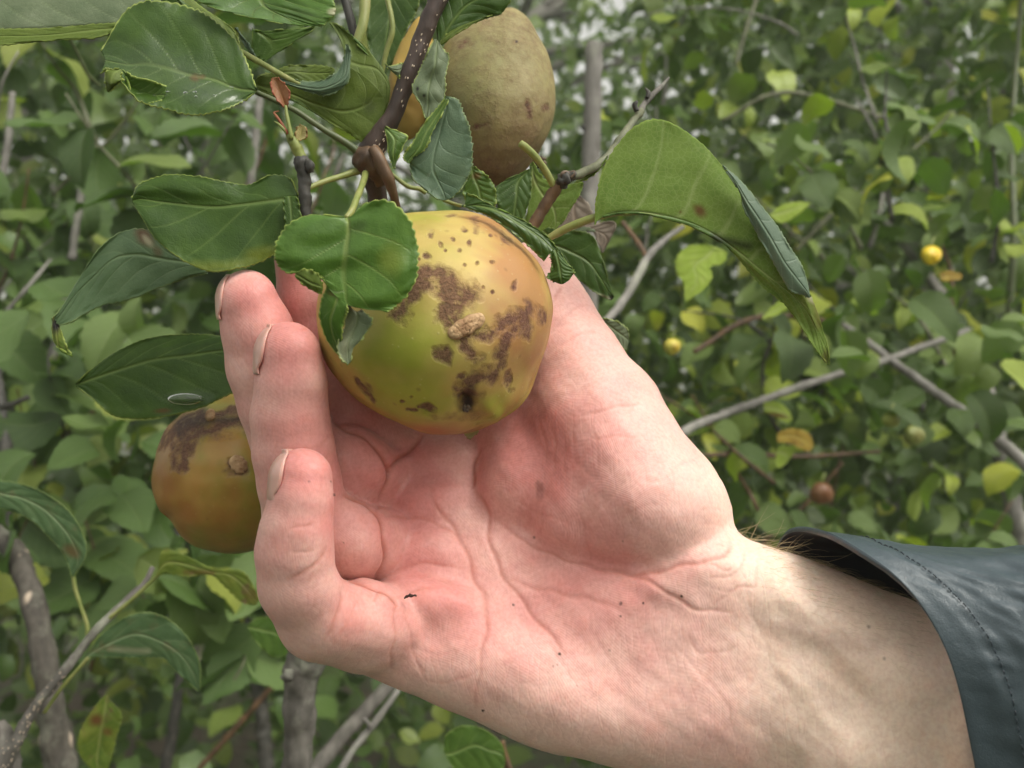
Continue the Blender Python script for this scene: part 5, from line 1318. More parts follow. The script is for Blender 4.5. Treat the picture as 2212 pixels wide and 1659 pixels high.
# ------------------------------------------------------------------ background leaves: one material, shade chosen per leaf
def bg_leaf_mat(name, stops, rough=.42, trans=.3):
    m, n, b, out = new_mat(name)
    oi = n.nodes.new('ShaderNodeObjectInfo')
    r = math_(n, 'FRACT', math_(n, 'ADD', attr(n, 'rnd'), oi.outputs['Random']))
    base = ramp(n, r, stops)
    uvn = N(n, 'ShaderNodeUVMap')
    sx = n.nodes.new('ShaderNodeSeparateXYZ'); n.links.new(uvn.outputs[0], sx.inputs[0])
    t = math_(n, 'ABSOLUTE', math_(n, 'SUBTRACT', sx.outputs[1], .5))
    mid = math_(n, 'SUBTRACT', 1.0, math_(n, 'MULTIPLY', t, 26.0), clamp=True)
    lat = math_(n, 'PINGPONG', math_(n, 'MULTIPLY', math_(n, 'SUBTRACT', sx.outputs[0], math_(n, 'MULTIPLY', t, .6)), 8.0), .5)
    latm = math_(n, 'MULTIPLY', math_(n, 'SUBTRACT', 1.0, math_(n, 'MULTIPLY', lat, 7.0), clamp=True), .45)
    vn = math_(n, 'MAXIMUM', mid, latm)
    base = mixc(n, math_(n, 'MULTIPLY', vn, .4), base, mixc(n, .5, base, (.30, .36, .14)))
    oc = objco(n)
    base = mixc(n, math_(n, 'MULTIPLY', noise(n, oc, 70, 4), .35), base, (.02, .035, .01))
    base = mixc(n, math_(n, 'MULTIPLY', math_(n, 'SUBTRACT', noise(n, oc, 190, 3), .64), 9.0, True), base, (.13, .075, .03))
    n.links.new(base, b.inputs['Base Color'])
    b.inputs['Roughness'].default_value = rough
    bump(n, b, math_(n, 'ADD', math_(n, 'MULTIPLY', vn, -1), noise(n, oc, 120, 3)), .001, .7)
    tr = N(n, 'ShaderNodeBsdfTranslucent'); n.links.new(mixc(n, 1.0, base, (1.0, 1.3, .4), 'MULTIPLY'), tr.inputs['Color'])
    mx = N(n, 'ShaderNodeMixShader'); mx.inputs[0].default_value = trans
    n.links.new(b.outputs[0], mx.inputs[1]); n.links.new(tr.outputs[0], mx.inputs[2]); n.links.new(mx.outputs[0], out.inputs['Surface'])
    return m
G_top = bg_leaf_mat('shrub_leaf', [(0, (0.054, 0.097, 0.021)), (.2, (0.088, 0.151, 0.029)), (.4, (0.120, 0.199, 0.045)), (.6, (0.163, 0.241, 0.062)), (.8, (0.218, 0.301, 0.053)), (.93, (0.380, 0.468, 0.054)), (1, (0.546, 0.538, 0.054))])
G_und = bg_leaf_mat('shrub_leaf_underside', [(0, (0.109, 0.172, 0.074)), (.4, (0.153, 0.215, 0.090)), (.75, (0.218, 0.279, 0.115)), (.92, (0.380, 0.421, 0.089)), (1, (0.499, 0.468, 0.107))], .6)
G_left = bg_leaf_mat('left_shrub_leaf', [(0, (0.049, 0.097, 0.020)), (.3, (0.082, 0.151, 0.031)), (.6, (0.120, 0.199, 0.052)), (.85, (0.174, 0.253, 0.066)), (1, (0.295, 0.333, 0.049))])
G_far = bg_leaf_mat('far_leaf', [(0, (0.054, 0.102, 0.016)), (.5, (0.104, 0.177, 0.029)), (1, (0.197, 0.279, 0.045))], .5, .35)

def proto_leaf(nu, nv, w, curl, cup, wav, seed):
    """unit-length leaf along +X, upper side +Z; returns vertices (n,3), faces, uv"""
    rg = np.random.default_rng(seed)
    s_ = np.linspace(0, 1, nu)[:, None]; t = np.linspace(-1, 1, nv)[None]
    prof = (np.sin(np.clip(s_, 0, 1) ** .8 * math.pi) ** .75) * (1 - .25 * s_) * w * 1.15
    prof = np.maximum(prof, .004)
    tooth = 1 + .05 * np.abs(t) ** 4 * np.sin(s_ * 90)
    y = t * prof * tooth
    fold = cup * np.abs(y) * 1.0
    a = curl * s_
    x0 = np.where(abs(curl) > 1e-3, np.sin(a) / curl, s_); z0 = np.where(abs(curl) > 1e-3, (np.cos(a) - 1) / curl, 0)
    z = z0 + fold * np.cos(a) + wav * np.sin(s_ * 9 + seed) * t ** 2 * np.sign(t) * .5
    x = x0 + fold * np.sin(a)
    V = np.stack([x, y, z * np.ones_like(y)], -1).reshape(-1, 3)
    uv = np.stack([s_ * np.ones_like(t), (t * .5 + .5) * np.ones_like(s_)], -1).reshape(-1, 2)
    return V, grid_faces(nu, nv), uv
PROT = [(.30, 1.0, .35, .05), (.36, .6, .15, .07), (.27, 1.8, .5, .04), (.33, -.5, .25, .08), (.31, .3, .6, .05), (.38, 1.3, .1, .09), (.29, 2.4, .3, .05), (.34, .1, .05, .1)]
HI = [proto_leaf(22, 11, *p, i) for i, p in enumerate(PROT)]
LO = [proto_leaf(6, 3, *p, i) for i, p in enumerate(PROT)]
def hi_mesh(k, top, und):
    V, Fc, uv = HI[k]
    me = make_mesh('leaf', V, Fc, None, uv)
    me.materials.append(top); me.materials.append(und)
    return me

def rand_rot(rg, droop=.5, face=.5, size=1):
    """leaf frame: tip direction mostly outwards and down, upper side mostly up and towards the light"""
    a = rg.uniform(0, 2 * math.pi)
    tip = Vector((math.cos(a), math.sin(a) * .8 - .15, -droop + rg.normal(0, .35))).normalized()
    up = Vector((rg.normal(0, .45), -face + rg.normal(0, .45), 1.0 + rg.normal(0, .3)))
    y = up.cross(tip).normalized(); z = tip.cross(y).normalized()
    return Matrix((tip, y, z)).transposed()

def foliage(name, count, place, size, mats, parent, seed, droop=.5, face=.5, thick=False):
    """many leaves in one mesh; place(rg) -> world position"""
    rg = np.random.default_rng(seed)
    by = [[] for _ in LO]
    Vs, Fs, Us, Rn = [], [], [], []
    off = 0
    for i in range(count):
        V, Fc, uv = LO[i % len(LO)]
        M = np.array(rand_rot(rg, droop, face)); p = place(rg)
        if p is None: continue
        Vs.append(V @ M.T * (size * rg.uniform(.6, 1.25)) + p); Fs.append(Fc + off); Us.append(uv); Rn.append(np.full(len(V), rg.uniform(0, 1))); off += len(V)
    me = make_mesh(name, np.vstack(Vs), np.vstack(Fs), dict(rnd=np.concatenate(Rn)), np.vstack(Us))
    o = link(name, me, mats, parent)
    # thin leaves: the underside gets its own colour through a second shell only where it is cheap to do so
    return tag(o, kind='stuff')

def pix(u, v, Y): return np.array(at(u, v, Y))

def shrub(label, loc, mats, leaves, boxes_, mass, seed, stems, size=.062, group=None, droop=.5, face=.55, cat='shrub', name='apple_tree', sizes_=(.7, 1.2)):
    place_near = near_gen(boxes_, sizes_)
    T = empty(name, loc, label, cat, group)
    for k, (path, mat) in enumerate(stems):
        nm = 'trunk' if path[0][3] > 20 else 'branch'
        tube_obj(nm, path, mat, T, 60, 12, .09, 60, seed + k)
    rg = np.random.default_rng(seed)
    tips = []
    for k in range(26):                                # thin shoots that carry the nearer leaves
        u0, u1, v0, v1, y0, y1 = boxes_[k % len(boxes_)]
        u, v, Y = rg.uniform(u0, u1), rg.uniform(v0 + 100, v1 + 150), rg.uniform(y0, y1) + .03
        a = rg.uniform(-2.5, -.6); P_ = []; r_ = rg.uniform(3.0, 6.0)
        for q in range(6):
            P_.append((u, v, Y, r_ * (1 - q * .13))); a += rg.normal(0, .22)
            st_ = rg.uniform(45, 95); u += math.cos(a) * st_; v += math.sin(a) * st_; Y += rg.normal(0, .012)
        tube_obj('branch', P_, (B_olive, B_brown, B_pale, B_spur)[k % 4], T, 30, 7, .10, 120, seed + 200 + k)
        tips.append(catmull(np.array(P_)[:, :3], 16))
    meshes = [hi_mesh(k, *mats) for k in range(len(HI))]
    for me in meshes: pass
    c = 0
    for i in range(leaves):
        p, sz, M = place_near(rg, i)
        if i % 2 == 0:
            tp = tips[int(rg.integers(len(tips)))]; p = at(*tp[int(rg.integers(2, 16))])
        o = bpy.data.objects.new('leaf', meshes[int(rg.integers(len(meshes)))])
        COL.objects.link(o); o.parent = T
        R_ = (M or rand_rot(rg, droop, face)).to_4x4()
        s_ = size * sz
        o.matrix_local = Matrix.Translation(Vector(p) - T.location) @ R_ @ Matrix.Diagonal((s_, s_, s_, 1))
        c += 1
    for cnt, fn, sz, mm_ in mass:
        foliage('foliage', cnt, fn, sz, mm_, T, seed + 50 + cnt)
    return T

def inbox(u0, u1, v0, v1, y0, y1, hole=None, dens=None):
    def f(rg):
        for _ in range(20):
            u, v, Y = rg.uniform(u0, u1), rg.uniform(v0, v1), rg.uniform(y0, y1)
            if dens is not None and rg.uniform() > dens(u, v): continue
            return pix(u, v, Y)
        return pix(u, v, Y)
    return f

def near_gen(boxes, sizes=(.7, 1.2)):
    def f(rg, i):
        u0, u1, v0, v1, y0, y1 = boxes[i % len(boxes)]
        u, v, Y = rg.uniform(u0, u1), rg.uniform(v0, v1), y0 + (y1 - y0) * rg.uniform() 
        return pix(u, v, Y), rg.uniform(*sizes), None
    return f

B_trunk = bark_mat('bark_dark_trunk', (.028, .024, .019), (.058, .050, .040), (.11, .10, .08), 120, 60, .001, .85, .25)  # darker brown-grey bark for the left trunk
# right-hand tree: branches traced where they stand
RT = shrub('bushy apple tree with grey branches and yellow-green leaves filling the right side', at(1900, 1500, 1.2), (G_top, G_und), 290,
      [(1230, 2260, 60, 1180, .78, 1.5), (1500, 2260, 650, 1190, .8, 1.4), (1300, 2260, -40, 420, .9, 1.6), (1700, 2260, 200, 900, .75, 1.2)],
      [(5200, inbox(1200, 2850, -150, 900, 1.35, 2.5, dens=lambda u, v: .05 if (1190 < u < 1400 and v < 230) else (.7 if v < 330 else 1)), .056, [G_top]),
       (2500, inbox(1380, 2850, 850, 1350, 1.4, 2.5), .056, [G_top]),
       (2300, inbox(1000, 2900, -1300, -160, 1.3, 2.8), .085, [G_top])],  # unseen crown above the frame, added to shade the lower background
      100, [
      ([(1440, 958, .78, 9), (1500, 920, .80, 9), (1600, 882, .84, 9), (1700, 845, .88, 8.5), (1800, 812, .92, 8), (1900, 782, .96, 8), (1990, 750, 1.0, 7), (2090, 715, 1.04, 5)], B_pale),
      ([(1820, 700, 1.0, 6), (1880, 745, .98, 8), (1940, 790, .96, 9), (2040, 862, .92, 10.5), (2130, 928, .88, 12), (2300, 1080, .84, 15)], B_pale),
      ([(2060, 1700, 1.35, 24), (2200, 1240, 1.35, 20), (2190, 1100, 1.35, 19), (2150, 930, 1.35, 18), (2110, 790, 1.38, 16), (2040, 650, 1.42, 13), (1960, 540, 1.5, 9), (1880, 440, 1.6, 6)], B_pale),
      ([(1300, 700, .62, 8), (1335, 665, .64, 9), (1370, 610, .66, 9.5), (1400, 555, .68, 8), (1440, 515, .70, 6.5), (1475, 490, .72, 5)], B_pale),
      ([(1400, 560, .68, 6), (1375, 520, .70, 5), (1345, 480, .72, 5)], B_brown),
      ([(1720, 540, 1.15, 5), (1790, 470, 1.15, 6), (1860, 420, 1.18, 5), (1920, 380, 1.2, 3)], B_olive),
      ([(1480, 985, .95, 5), (1600, 982, .97, 5.5), (1740, 986, 1.0, 5), (1900, 975, 1.02, 4)], B_brown),
      ([(1590, 140, 1.3, 4), (1610, 70, 1.3, 5), (1640, -20, 1.32, 5)], B_olive),
      ([(2180, 700, 1.3, 8), (2190, 500, 1.3, 7), (2185, 300, 1.35, 6), (2200, 80, 1.4, 5), (2210, -80, 1.4, 5)], B_dkgreen),
      ([(1930, 260, 1.25, 4), (1700, 200, 1.2, 5), (1560, 260, 1.2, 4)], B_olive),
      ([(1500, 760, 1.0, 6), (1620, 690, 1.02, 7), (1760, 690, 1.05, 7), (1880, 740, 1.02, 7)], B_brown),
      ([(1640, 1180, 1.2, 4), (1740, 1090, 1.2, 4), (1820, 1000, 1.2, 4)], B_brown),
      ], size=.050, group='apple trees of the orchard', cat='tree')

LT = shrub('dense apple tree with thin upright stems and blue-green leaves filling the left side', at(150, 1600, .9), (G_left, G_und), 240,
      [(-60, 560, 60, 620, .62, 1.15), (-60, 330, 600, 1300, .6, 1.1), (130, 560, 900, 1450, .7, 1.2), (-60, 520, 850, 1300, .7, 1.2), (-60, 720, 250, 640, .8, 1.3), (300, 800, 20, 560, 1.0, 1.5)],
      [(4600, inbox(-900, 1000, -100, 1300, 1.25, 2.3, dens=lambda u, v: .06 if (560 < u < 960 and 200 < v < 470) else (.5 if v < 330 else 1)), .072, [G_left]),
       (1200, inbox(-900, 1000, 900, 1800, 1.25, 2.3), .062, [G_left]),
       (2100, inbox(-700, 1200, -1300, -160, 1.3, 2.8), .085, [G_left])],  # overhead leaves out of view, added to darken what lies below
      300, [
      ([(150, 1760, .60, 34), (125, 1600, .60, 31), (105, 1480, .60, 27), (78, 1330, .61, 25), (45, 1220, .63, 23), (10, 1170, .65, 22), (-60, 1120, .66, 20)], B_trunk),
      ([(0, 880, .70, 8), (30, 872, .70, 7), (62, 858, .70, 5)], B_spur),
      ([(10, 1180, .72, 13), (14, 1050, .74, 12), (8, 930, .76, 12), (-8, 800, .8, 11)], B_spur),
      ([(100, 900, 1.2, 9), (130, 700, 1.2, 8), (165, 480, 1.2, 7), (190, 300, 1.2, 6)], B_pale),
      ([(155, 560, 1.0, 8), (175, 420, 1.0, 7), (190, 310, 1.0, 7)], B_pale),
      ([(5, 380, .95, 8), (18, 300, .95, 7), (28, 200, .95, 6)], B_pale),
      ([(538, 430, 1.1, 9), (548, 340, 1.1, 9), (556, 270, 1.1, 8), (562, 210, 1.1, 8)], B_pale),
      ([(700, 480, 1.1, 6), (728, 370, 1.1, 6), (745, 330, 1.1, 5)], B_grey),
      ([(145, 75, .55, 3.5), (165, 110, .56, 4), (190, 160, .57, 4), (215, 185, .58, 3)], B_dkgreen),
      ([(-10, 700, .8, 5), (60, 620, .8, 4), (110, 560, .82, 3)], B_pale),
      ([(350, 1700, 1.0, 12), (385, 1500, 1.0, 11), (400, 1300, 1.02, 10), (390, 1150, 1.05, 9), (430, 1000, 1.1, 10)], B_spur),
      ([(430, 1660, 1.1, 6), (520, 1560, 1.1, 7), (600, 1470, 1.1, 6)], B_brown),
      ([(580, 1700, 1.3, 17), (560, 1500, 1.3, 15), (520, 1300, 1.3, 12)], B_spur),
      ], size=.064, sizes_=(.65, 1.35), group='apple trees of the orchard', cat='tree')

# trees farther back: each with trunk and crown of its own
def far_tree(x, y, h, r, cnt, label, seed, top_gap=None):
    T = empty('tree', (x, y, 0), label, 'tree', 'trees behind the orchard')
    rg = np.random.default_rng(seed)
    P = [(0, 0, 0), (rg.normal(0, .1), 0, h * .35), (rg.normal(0, .25), rg.normal(0, .2), h * .75), (rg.normal(0, .4), 0, h * .95)]
    C = catmull(np.array(P) + np.array([x, y, 0]), 24)
    V, Fc = tube_world(C, np.linspace(.14, .03, 24), 10, .08, 3, seed)
    link('trunk', make_mesh('trunk', V, Fc), B_grey, T)
    hv, hf, off = [], [], 0
    cl = []
    for k in range(16):
        i = int(rg.uniform(6, 22)); a = rg.uniform(0, 6.28); L = r * rg.uniform(.5, .95)
        e = C[i] + np.array([math.cos(a) * L, math.sin(a) * L, rg.uniform(-.1, .6) * L])
        m_ = (C[i] + e) / 2 + np.array([0, 0, .1 * L])
        V, Fc = tube_world(catmull([C[i], m_, e], 10), np.linspace(.04, .01, 10), 6, .05, 5, seed + k)
        hv.append(V); hf.append(Fc + off); off += len(V); cl += [e, m_, (e + m_) / 2]
    tag(link('branches', make_mesh('branches', np.vstack(hv), np.vstack(hf)), B_grey, T), kind='stuff')
    cl = np.array(cl)
    def pl(g):
        c = cl[int(g.integers(len(cl)))]
        return c + g.normal(0, r * .20, 3) * np.array([1, 1, .8])
    foliage('crown', cnt, pl, .095, [G_far], T, seed)
far_tree(-1.9, 5.2, 4.4, 1.9, 5200, 'dark leafy tree beyond the left stems, seen between leaves', 401)
far_tree(.15, 6.2, 4.6, 1.7, 1000, 'airy tree straight behind the branch with white sky showing through its crown', 402)
far_tree(2.3, 5.0, 4.6, 2.0, 5200, 'tall leafy tree behind the right-hand branches', 403)
far_tree(4.6, 6.8, 5.2, 2.2, 3600, 'tree at the far right edge of the orchard', 404)
far_tree(-4.4, 7.0, 5.0, 2.2, 3600, 'tree at the far left edge of the orchard', 405)
# undergrowth: one mass of weeds and low leaves on the ground
def wd(g):
    a = g.uniform(-5, 5); y = g.uniform(2.2, 6.5)
    return np.array([a, y, abs(g.normal(0, .35)) + .02])
tag(foliage('undergrowth', 5000, wd, .095, [G_far], None, 500, .2, .3), 'low weeds and leaves covering the ground under the trees', 'undergrowth')
def hg(g):
    for _ in range(30):
        y = g.uniform(8.5, 10.5); x = g.uniform(-9.5, 9.5); z = g.uniform(0, 6.6)
        b1 = x / y * F; b2 = (z - CZ) / y * F          # bearing of the point: thin places in the row of trees
        thin = .45 if (70 < b1 < 300 and b2 > 590) or (-560 < b1 < -380 and 400 < b2 < 640) or (-260 < b1 < -150 and 400 < b2 < 500) else 0
        if g.uniform() > thin: break
    return np.array([x, y, z])
tag(foliage('tree_row', 21000, hg, .22, [G_far], None, 501, .3, .4), 'far row of leafy trees closing the orchard, sky showing through thin places', 'tree row')

# ------------------------------------------------------------------ crumb in the palm
CM, n, b, out = new_mat('bark_crumb'); b.inputs['Base Color'].default_value = (.035, .014, .008, 1); b.inputs['Roughness'].default_value = .8
Vc, Fc_ = tube([(873, 1293, .2418, 1.2), (879, 1288, .2416, 2.6), (886, 1286, .2415, 3.2), (893, 1286, .2416, 2.8), (900, 1287, .2418, 1.2)], 24, 8, .3, 700, 5)
o_ = bpy.data.objects.new('bark_crumb', make_mesh('bark_crumb', Vc, Fc_)); COL.objects.link(o_); o_.data.materials.append(CM)
tag(o_, 'tiny dark brown bark crumb lying in the palm at the root of the little finger', 'crumb')

# ------------------------------------------------------------------ things of the middle distance
CS = empty('cut_stem', at(1272, 640, .74), 'upright grey stem cut off square at the top, right of the russet apple', 'stem')
tube_obj('stem', [(1262, 980, .76, 26), (1266, 780, .75, 24), (1271, 560, .74, 22), (1275, 420, .74, 20.5), (1279, 260, .74, 19.5), (1283, 130, .74, 19), (1285, 100, .74, 18.5), (1286, 93, .74, 12)], B_pale, CS, 60, 18, .05, 50, 61)
tube_obj('knot', [(1270, 126, .738, 4), (1278, 118, .7365, 6), (1288, 116, .7365, 6), (1296, 121, .738, 4)], B_spur, CS, 12, 10, .2, 200, 62)
tube_obj('knot', [(1258, 280, .738, 4), (1262, 272, .737, 6), (1262, 284, .737, 4)], B_spur, CS, 10, 8, .2, 200, 63)

SG = empty('stem', at(640, 1660, .44), 'knobbly grey trunk of a young tree directly below the little finger', 'stem')
tube_obj('trunk', [(668, 1360, .44, 44), (664, 1410, .44, 43), (655, 1450, .44, 39), (650, 1500, .44, 36), (648, 1560, .44, 32), (642, 1640, .44, 31), (640, 1760, .44, 33), (640, 1900, .44, 36)], B_grey, SG, 80, 22, .07, 60, 64)
tube_obj('knot', [(630, 1452, .425, 12), (620, 1460, .423, 14), (614, 1468, .423, 10)], B_grey, SG, 12, 12, .25, 160, 65)
DG = empty('stem', at(740, 1600, .66), 'dark slanting stem behind the young trunk, under the hand', 'stem')
tube_obj('stem', [(650, 1700, .66, 17), (740, 1590, .68, 16), (830, 1490, .70, 15), (900, 1400, .72, 13)], B_grey, DG, 40, 14, .06, 60, 66)
PG = empty('stem', at(790, 1590, .60), 'thin pale slanting twig next to the dark slanting stem, under the hand', 'stem')
tube_obj('stem', [(715, 1700, .60, 7), (760, 1625, .61, 7.5), (810, 1560, .62, 7), (860, 1490, .63, 6)], B_pale, PG, 40, 12, .08, 80, 67)
tube_obj('side_shoot', [(800, 1570, .615, 5), (792, 1558, .612, 4), (786, 1552, .611, 3)], B_pale, PG, 10, 8, .1, 100, 68)

# low twig at the lower left with its own leaves
LW = empty('apple_twig', at(100, 1500, .42), 'speckled grey twig rising from the lower left corner with mottled leaves', 'twig')
pth = [(-40, 1720, .40, 24), (10, 1640, .405, 20), (45, 1580, .41, 14), (80, 1520, .415, 11), (140, 1450, .42, 9.5), (200, 1370, .43, 9), (260, 1310, .44, 8.5), (310, 1262, .45, 7), (330, 1225, .455, 5)]
tube_obj('twig_stem', pth, B_grey, LW, 80, 14, .10, 130, 71)
lenticels(pth, 60, LW, (2.6, 1.8), 9, (.0, .5))
tube_obj('twig_stem', [(20, 1740, .41, 26), (18, 1660, .41, 25), (12, 1600, .412, 20), (0, 1560, .415, 12)], B_grey, LW, 30, 14, .08, 100, 72)
tube_obj('leaf_stalk', [(190, 1375, .43, 5), (188, 1350, .43, 4.5), (175, 1310, .43, 4), (162, 1270, .43, 4), (158, 1235, .43, 4)], B_green, LW, 24, 9, .04, 120, 73)
tube_obj('leaf_stalk', [(230, 1340, .435, 5), (280, 1300, .435, 4.5), (320, 1262, .435, 4), (345, 1240, .435, 4)], B_green, LW, 24, 9, .04, 120, 74)
tube_obj('leaf_stalk', [(95, 1540, .42, 4), (130, 1490, .42, 4), (165, 1450, .42, 4), (192, 1420, .42, 4)], B_green, LW, 24, 9, .04, 120, 75)
L_m2 = leaf_mat('leaf_mottled', (.065, .12, .045), (.095, .165, .065), (.14, .21, .09), wet=0, veinc=(.24, .30, .16), rough=.5, spots=.35)
leaf([[(-60, 1010, 0), (-55, 1040, 0), (-50, 1075, 0)], [(-10, 1035, 0), (0, 1065, 0), (5, 1100, 0)], [(30, 1042, 0), (45, 1075, 0), (45, 1112, 0)], [(90, 1062, 0), (95, 1100, 0), (80, 1135, 0)], [(150, 1105, 0), (140, 1145, 0), (110, 1165, 0)], [(182, 1160, 0), (165, 1190, 0), (132, 1190, 0)], [(185, 1200, 0), (168, 1220, 0), (145, 1215, 0)], [(160, 1245, 0), (158, 1246, 0), (155, 1245, 0)]],
     .40, L_m2, L_under, LW, serr=2.2, teeth=26, rim=.3, nlat=7, puff=1.6, marks=[('brown', ('e', 155, 1190, 14, 12, 40, .6))])
leaf([[(186, 1415, 0), (188, 1417, 0), (190, 1419, 0)], [(225, 1365, 0), (225, 1395, 0), (225, 1420, 0)], [(290, 1325, 0), (290, 1370, 0), (290, 1422, 0)], [(350, 1330, 0), (345, 1385, 0), (350, 1422, 0)], [(400, 1370, 0), (385, 1410, 0), (370, 1440, 0)], [(430, 1430, 0), (412, 1445, 0), (395, 1465, 0)], [(432, 1492, 0), (430, 1493, 0), (428, 1492, 0)]],
     .41, L_m2, L_under, LW, serr=2.2, teeth=28, rim=.3, nlat=6, puff=1.2, marks=[('pale', ('l', [(240, 1400), (320, 1408)], 5, .5))])
leaf([[(335, 1245, 0), (338, 1240, 0), (340, 1232, 0)], [(360, 1240, 0), (362, 1215, 0), (352, 1190, 0)], [(410, 1245, 0), (412, 1222, 0), (395, 1198, 0)], [(455, 1242, 0), (458, 1236, 0), (462, 1228, 0)], [(480, 1262, 0), (500, 1244, 0), (520, 1232, 0)], [(520, 1300, 0), (535, 1275, 0), (545, 1262, 0)], [(552, 1308, 0), (556, 1302, 0), (560, 1294, 0)]],
     .43, L_yel, L_under, LW, serr=2.5, teeth=24, rim=.3, nlat=6, puff=1.2, marks=[('brown', ('e', 540, 1285, 10, 16, -40, .5)), ('brown', ('l', [(400, 1235), (460, 1238)], 4, .6))])
leaf([[(228, 1500, 0), (232, 1505, 0), (236, 1512, 0)], [(195, 1540, 0), (225, 1545, 0), (262, 1545, 0)], [(170, 1590, 0), (215, 1600, 0), (252, 1590, 0)], [(175, 1635, 0), (210, 1650, 0), (240, 1640, 0)], [(215, 1680, 0), (220, 1682, 0), (225, 1680, 0)]],
     .50, L_yel, L_under, LW, serr=2, teeth=18, rim=.2, nlat=5, marks=[('brown', ('e', 205, 1555, 14, 12, 0, .9)), ('brown', ('e', 232, 1580, 10, 8, 0, .7))])
leaf([[(535, 1350, 0), (535, 1355, 0), (536, 1360, 0)], [(560, 1335, 0), (560, 1360, 0), (552, 1385, 0)], [(600, 1338, 0), (598, 1370, 0), (582, 1415, 0)], [(630, 1365, 0), (622, 1390, 0), (605, 1420, 0)], [(640, 1390, 0), (636, 1400, 0), (628, 1408, 0)]],
     .55, L_mid, L_under, LW, serr=1.5, teeth=14, rim=.2, nlat=5)
LW2 = empty('apple_twig', at(1010, 1640, .5), 'short twig with one heart-shaped leaf poking out below the palm', 'twig')
tube_obj('twig_stem', [(1130, 1720, .5, 8), (1100, 1660, .5, 7), (1085, 1600, .5, 5)], B_brown, LW2, 20, 10, .08, 100, 81)
leaf([[(960, 1625, 0), (962, 1630, 0), (965, 1636, 0)], [(962, 1590, 0), (985, 1625, 0), (985, 1665, 0)], [(1000, 1568, 0), (1025, 1610, 0), (1030, 1690, 0)], [(1045, 1575, 0), (1055, 1620, 0), (1060, 1680, 0)], [(1082, 1605, 0), (1085, 1630, 0), (1085, 1660, 0)], [(1092, 1640, 0), (1092, 1645, 0), (1092, 1650, 0)]], .47, L_mid, L_under, LW2, serr=1.5, teeth=20, rim=.3, nlat=6)

# bright yellow-green young leaves in front of the right-hand tree
YL = leaf_mat('leaf_yellow_green', (.34, .46, .06), (.42, .54, .08), (.50, .58, .14), veinc=(.45, .50, .2), rough=.5, trans=.35)
def extra(rows, Y, a, b_, **k): return leaf(rows, Y, a, b_, RT, nu=60, nv=30, **k)
extra([[(1540, 540, 0), (1538, 538, 0), (1535, 535, 0)], [(1570, 545, 0), (1545, 535, 0), (1518, 528, 0)], [(1560, 570, 0), (1520, 558, 0), (1480, 535, 0)], [(1535, 575, 0), (1500, 575, 0), (1460, 562, 0)], [(1538, 600, 0), (1505, 600, 0), (1462, 590, 0)], [(1520, 625, 0), (1498, 622, 0), (1475, 610, 0)], [(1482, 652, 0), (1481, 652, 0), (1480, 650, 0)]], .62, YL, YL, serr=3, teeth=10, rim=.3, puff=2)
extra([[(1662, 465, 0), (1662, 466, 0), (1663, 468, 0)], [(1690, 442, 0), (1695, 458, 0), (1690, 482, 0)], [(1725, 436, 0), (1725, 448, 0), (1720, 466, 0)], [(1752, 438, 0), (1752, 439, 0), (1751, 440, 0)]], .72, YL, YL, serr=1, teeth=10, rim=.2)
extra([[(1650, 680, 0), (1648, 684, 0), (1646, 690, 0)], [(1685, 650, 0), (1690, 662, 0), (1680, 680, 0)], [(1720, 640, 0), (1722, 645, 0), (1715, 655, 0)]], .75, YL, L_yel, serr=1, teeth=10, rim=.2)
L_or = leaf_mat('leaf_orange', (.34, .20, .03), (.48, .33, .05), (.56, .42, .08), veinc=(.5, .4, .1), rough=.5, spots=.8)
extra([[(1680, 935, 0), (1678, 945, 0), (1680, 955, 0)], [(1710, 925, 0), (1712, 942, 0), (1705, 958, 0)], [(1745, 935, 0), (1742, 955, 0), (1735, 972, 0)], [(1758, 960, 0), (1756, 966, 0), (1750, 975, 0)]], .8, L_or, L_yel, serr=1, teeth=8, rim=.2)
extra([[(1650, 870, 0), (1650, 880, 0), (1652, 890, 0)], [(1680, 868, 0), (1680, 885, 0), (1680, 905, 0)], [(1702, 885, 0), (1702, 900, 0), (1698, 912, 0)], [(1712, 905, 0), (1711, 908, 0), (1710, 910, 0)]], .82, YL, L_or, serr=1, teeth=8, rim=.2, marks=[('brown', ('e', 1680, 898, 20, 4, 10, .9))])
extra([[(1680, 965, 0), (1678, 975, 0), (1676, 985, 0)], [(1720, 965, 0), (1700, 985, 0), (1675, 1000, 0)], [(1700, 1000, 0), (1690, 1008, 0), (1680, 1012, 0)]], .81, YL, L_mid, serr=1, teeth=8, rim=.2)
extra([[(2030, 590, 0), (2032, 598, 0), (2034, 606, 0)], [(2050, 585, 0), (2050, 597, 0), (2050, 608, 0)], [(2078, 592, 0), (2078, 598, 0), (2076, 603, 0)]], .75, L_or, L_or, serr=1, teeth=8, rim=.1)
extra([[(1740, 1100, 0), (1742, 1105, 0), (1745, 1110, 0)], [(1760, 1095, 0), (1762, 1115, 0), (1750, 1130, 0)], [(1785, 1125, 0), (1780, 1130, 0), (1772, 1132, 0)]], 1.0, L_grey, L_grey, serr=1, teeth=8, rim=.1)

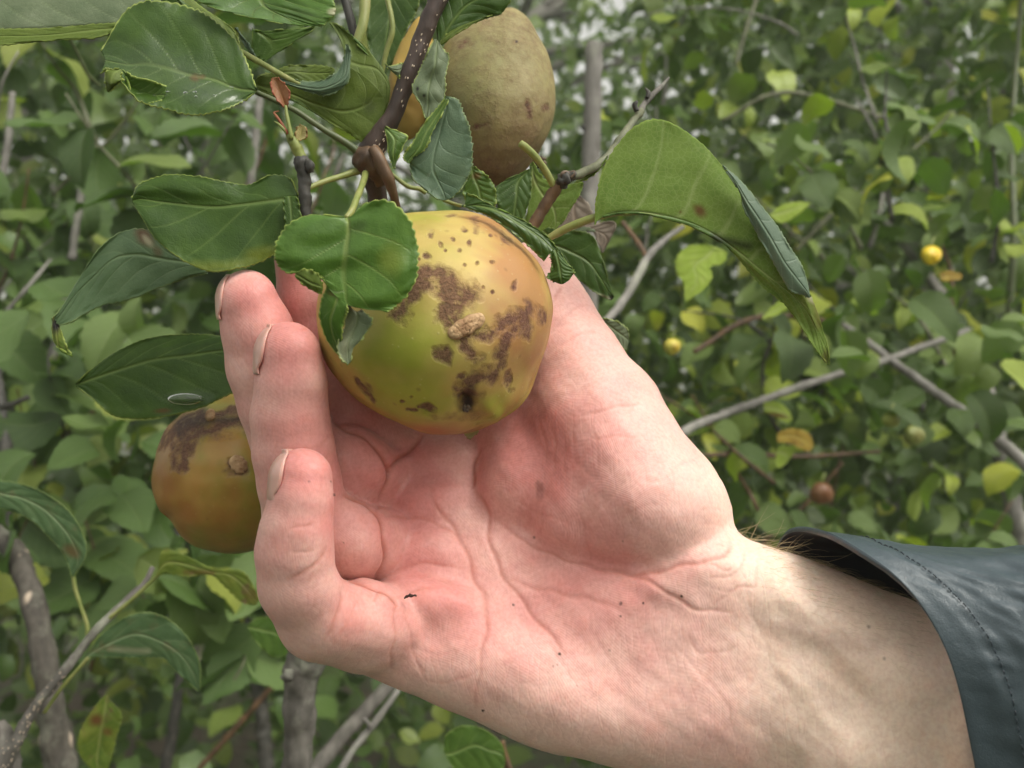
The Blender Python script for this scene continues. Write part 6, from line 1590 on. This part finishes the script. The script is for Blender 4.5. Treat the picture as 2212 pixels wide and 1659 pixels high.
# small fruits on the right-hand tree
def fruit(u, v, Y, r, cols, label, seed):
    o_ = [(u + r * math.cos(a) * (1 + .04 * math.sin(3 * a + seed)), v + r * math.sin(a) * .94) for a in np.linspace(0, 6.283, 16, endpoint=False)]
    V, Fc, P = apple_mesh(o_, (u, v), Y, r, 60, 40, dents=((u + r * .1, v + r * .5, r * .3, r * .12),), lump=r * .02, seed=seed)
    A = empty('small_apple', at(u, v, Y), label, 'apple', 'small fruits on the right-hand tree')
    m = apple_material('small_apple_skin', *cols, .4, .35)
    z = np.zeros(len(P))
    link('apple_skin', make_mesh('apple_skin', V, Fc, dict(green=G2d(P, u - r * .4, v + r * .3, r * .6, .5), blush=G2d(P, u + r * .4, v, r * .5, .5), russet=z, scab=z)), m, A)
    tube_obj('fruit_stalk', [(u, v - r * .8, Y, r * .09), (u + r * .1, v - r * 1.3, Y, r * .08), (u + r * .3, v - r * 1.7, Y + .005, r * .08)], B_green, A, 10, 7, .03, 60, seed)
fruit(2012, 552, .74, 23, ((.40, .40, .03), (.62, .46, .02), (.60, .34, .02)), 'bright yellow small apple high on the right-hand tree', 91)
fruit(1452, 749, .74, 19, ((.22, .26, .04), (.48, .42, .06), (.40, .20, .03)), 'small yellowish apple near the wrist side of the thumb', 92)
fruit(1925, 905, .80, 20, ((.20, .25, .05), (.32, .36, .08), (.40, .30, .08)), 'small pale green apple below the forked grey branches', 93)
fruit(1775, 1066, .95, 26, ((.18, .10, .04), (.20, .09, .04), (.20, .07, .03)), 'dull red-brown small apple low above the sleeve', 94)
fruit(1975, 940, .85, 24, ((.16, .20, .05), (.22, .25, .07), (.28, .22, .08)), 'small dull green apple beside the whitish trunk', 95)

# ------------------------------------------------------------------ thin volume added as a milky veil, standing in for lens glare
def glare_veil(density):
    m = bpy.data.materials.new('glare_veil'); m.use_nodes = True
    n = m.node_tree; n.nodes.clear()
    o = n.nodes.new('ShaderNodeOutputMaterial'); v = n.nodes.new('ShaderNodeVolumePrincipled')
    v.inputs['Color'].default_value = (.93, .95, .90, 1); v.inputs['Density'].default_value = density
    v.inputs['Anisotropy'].default_value = .2
    n.links.new(v.outputs[0], o.inputs['Volume'])
    x, y0, y1, z0, z1 = 175, -172, 178, -1.6, 8.0
    V = np.array([(a, b_, c) for a in (-x, x) for b_ in (y0, y1) for c in (z0, z1)], float)
    Fh = np.array([(0, 1, 3, 2), (4, 6, 7, 5), (0, 4, 5, 1), (2, 3, 7, 6), (0, 2, 6, 4), (1, 5, 7, 3)])
    tag(link('glare_veil', make_mesh('glare_veil', V, Fh, smooth=False), m), kind='stuff')
glare_veil(.015)
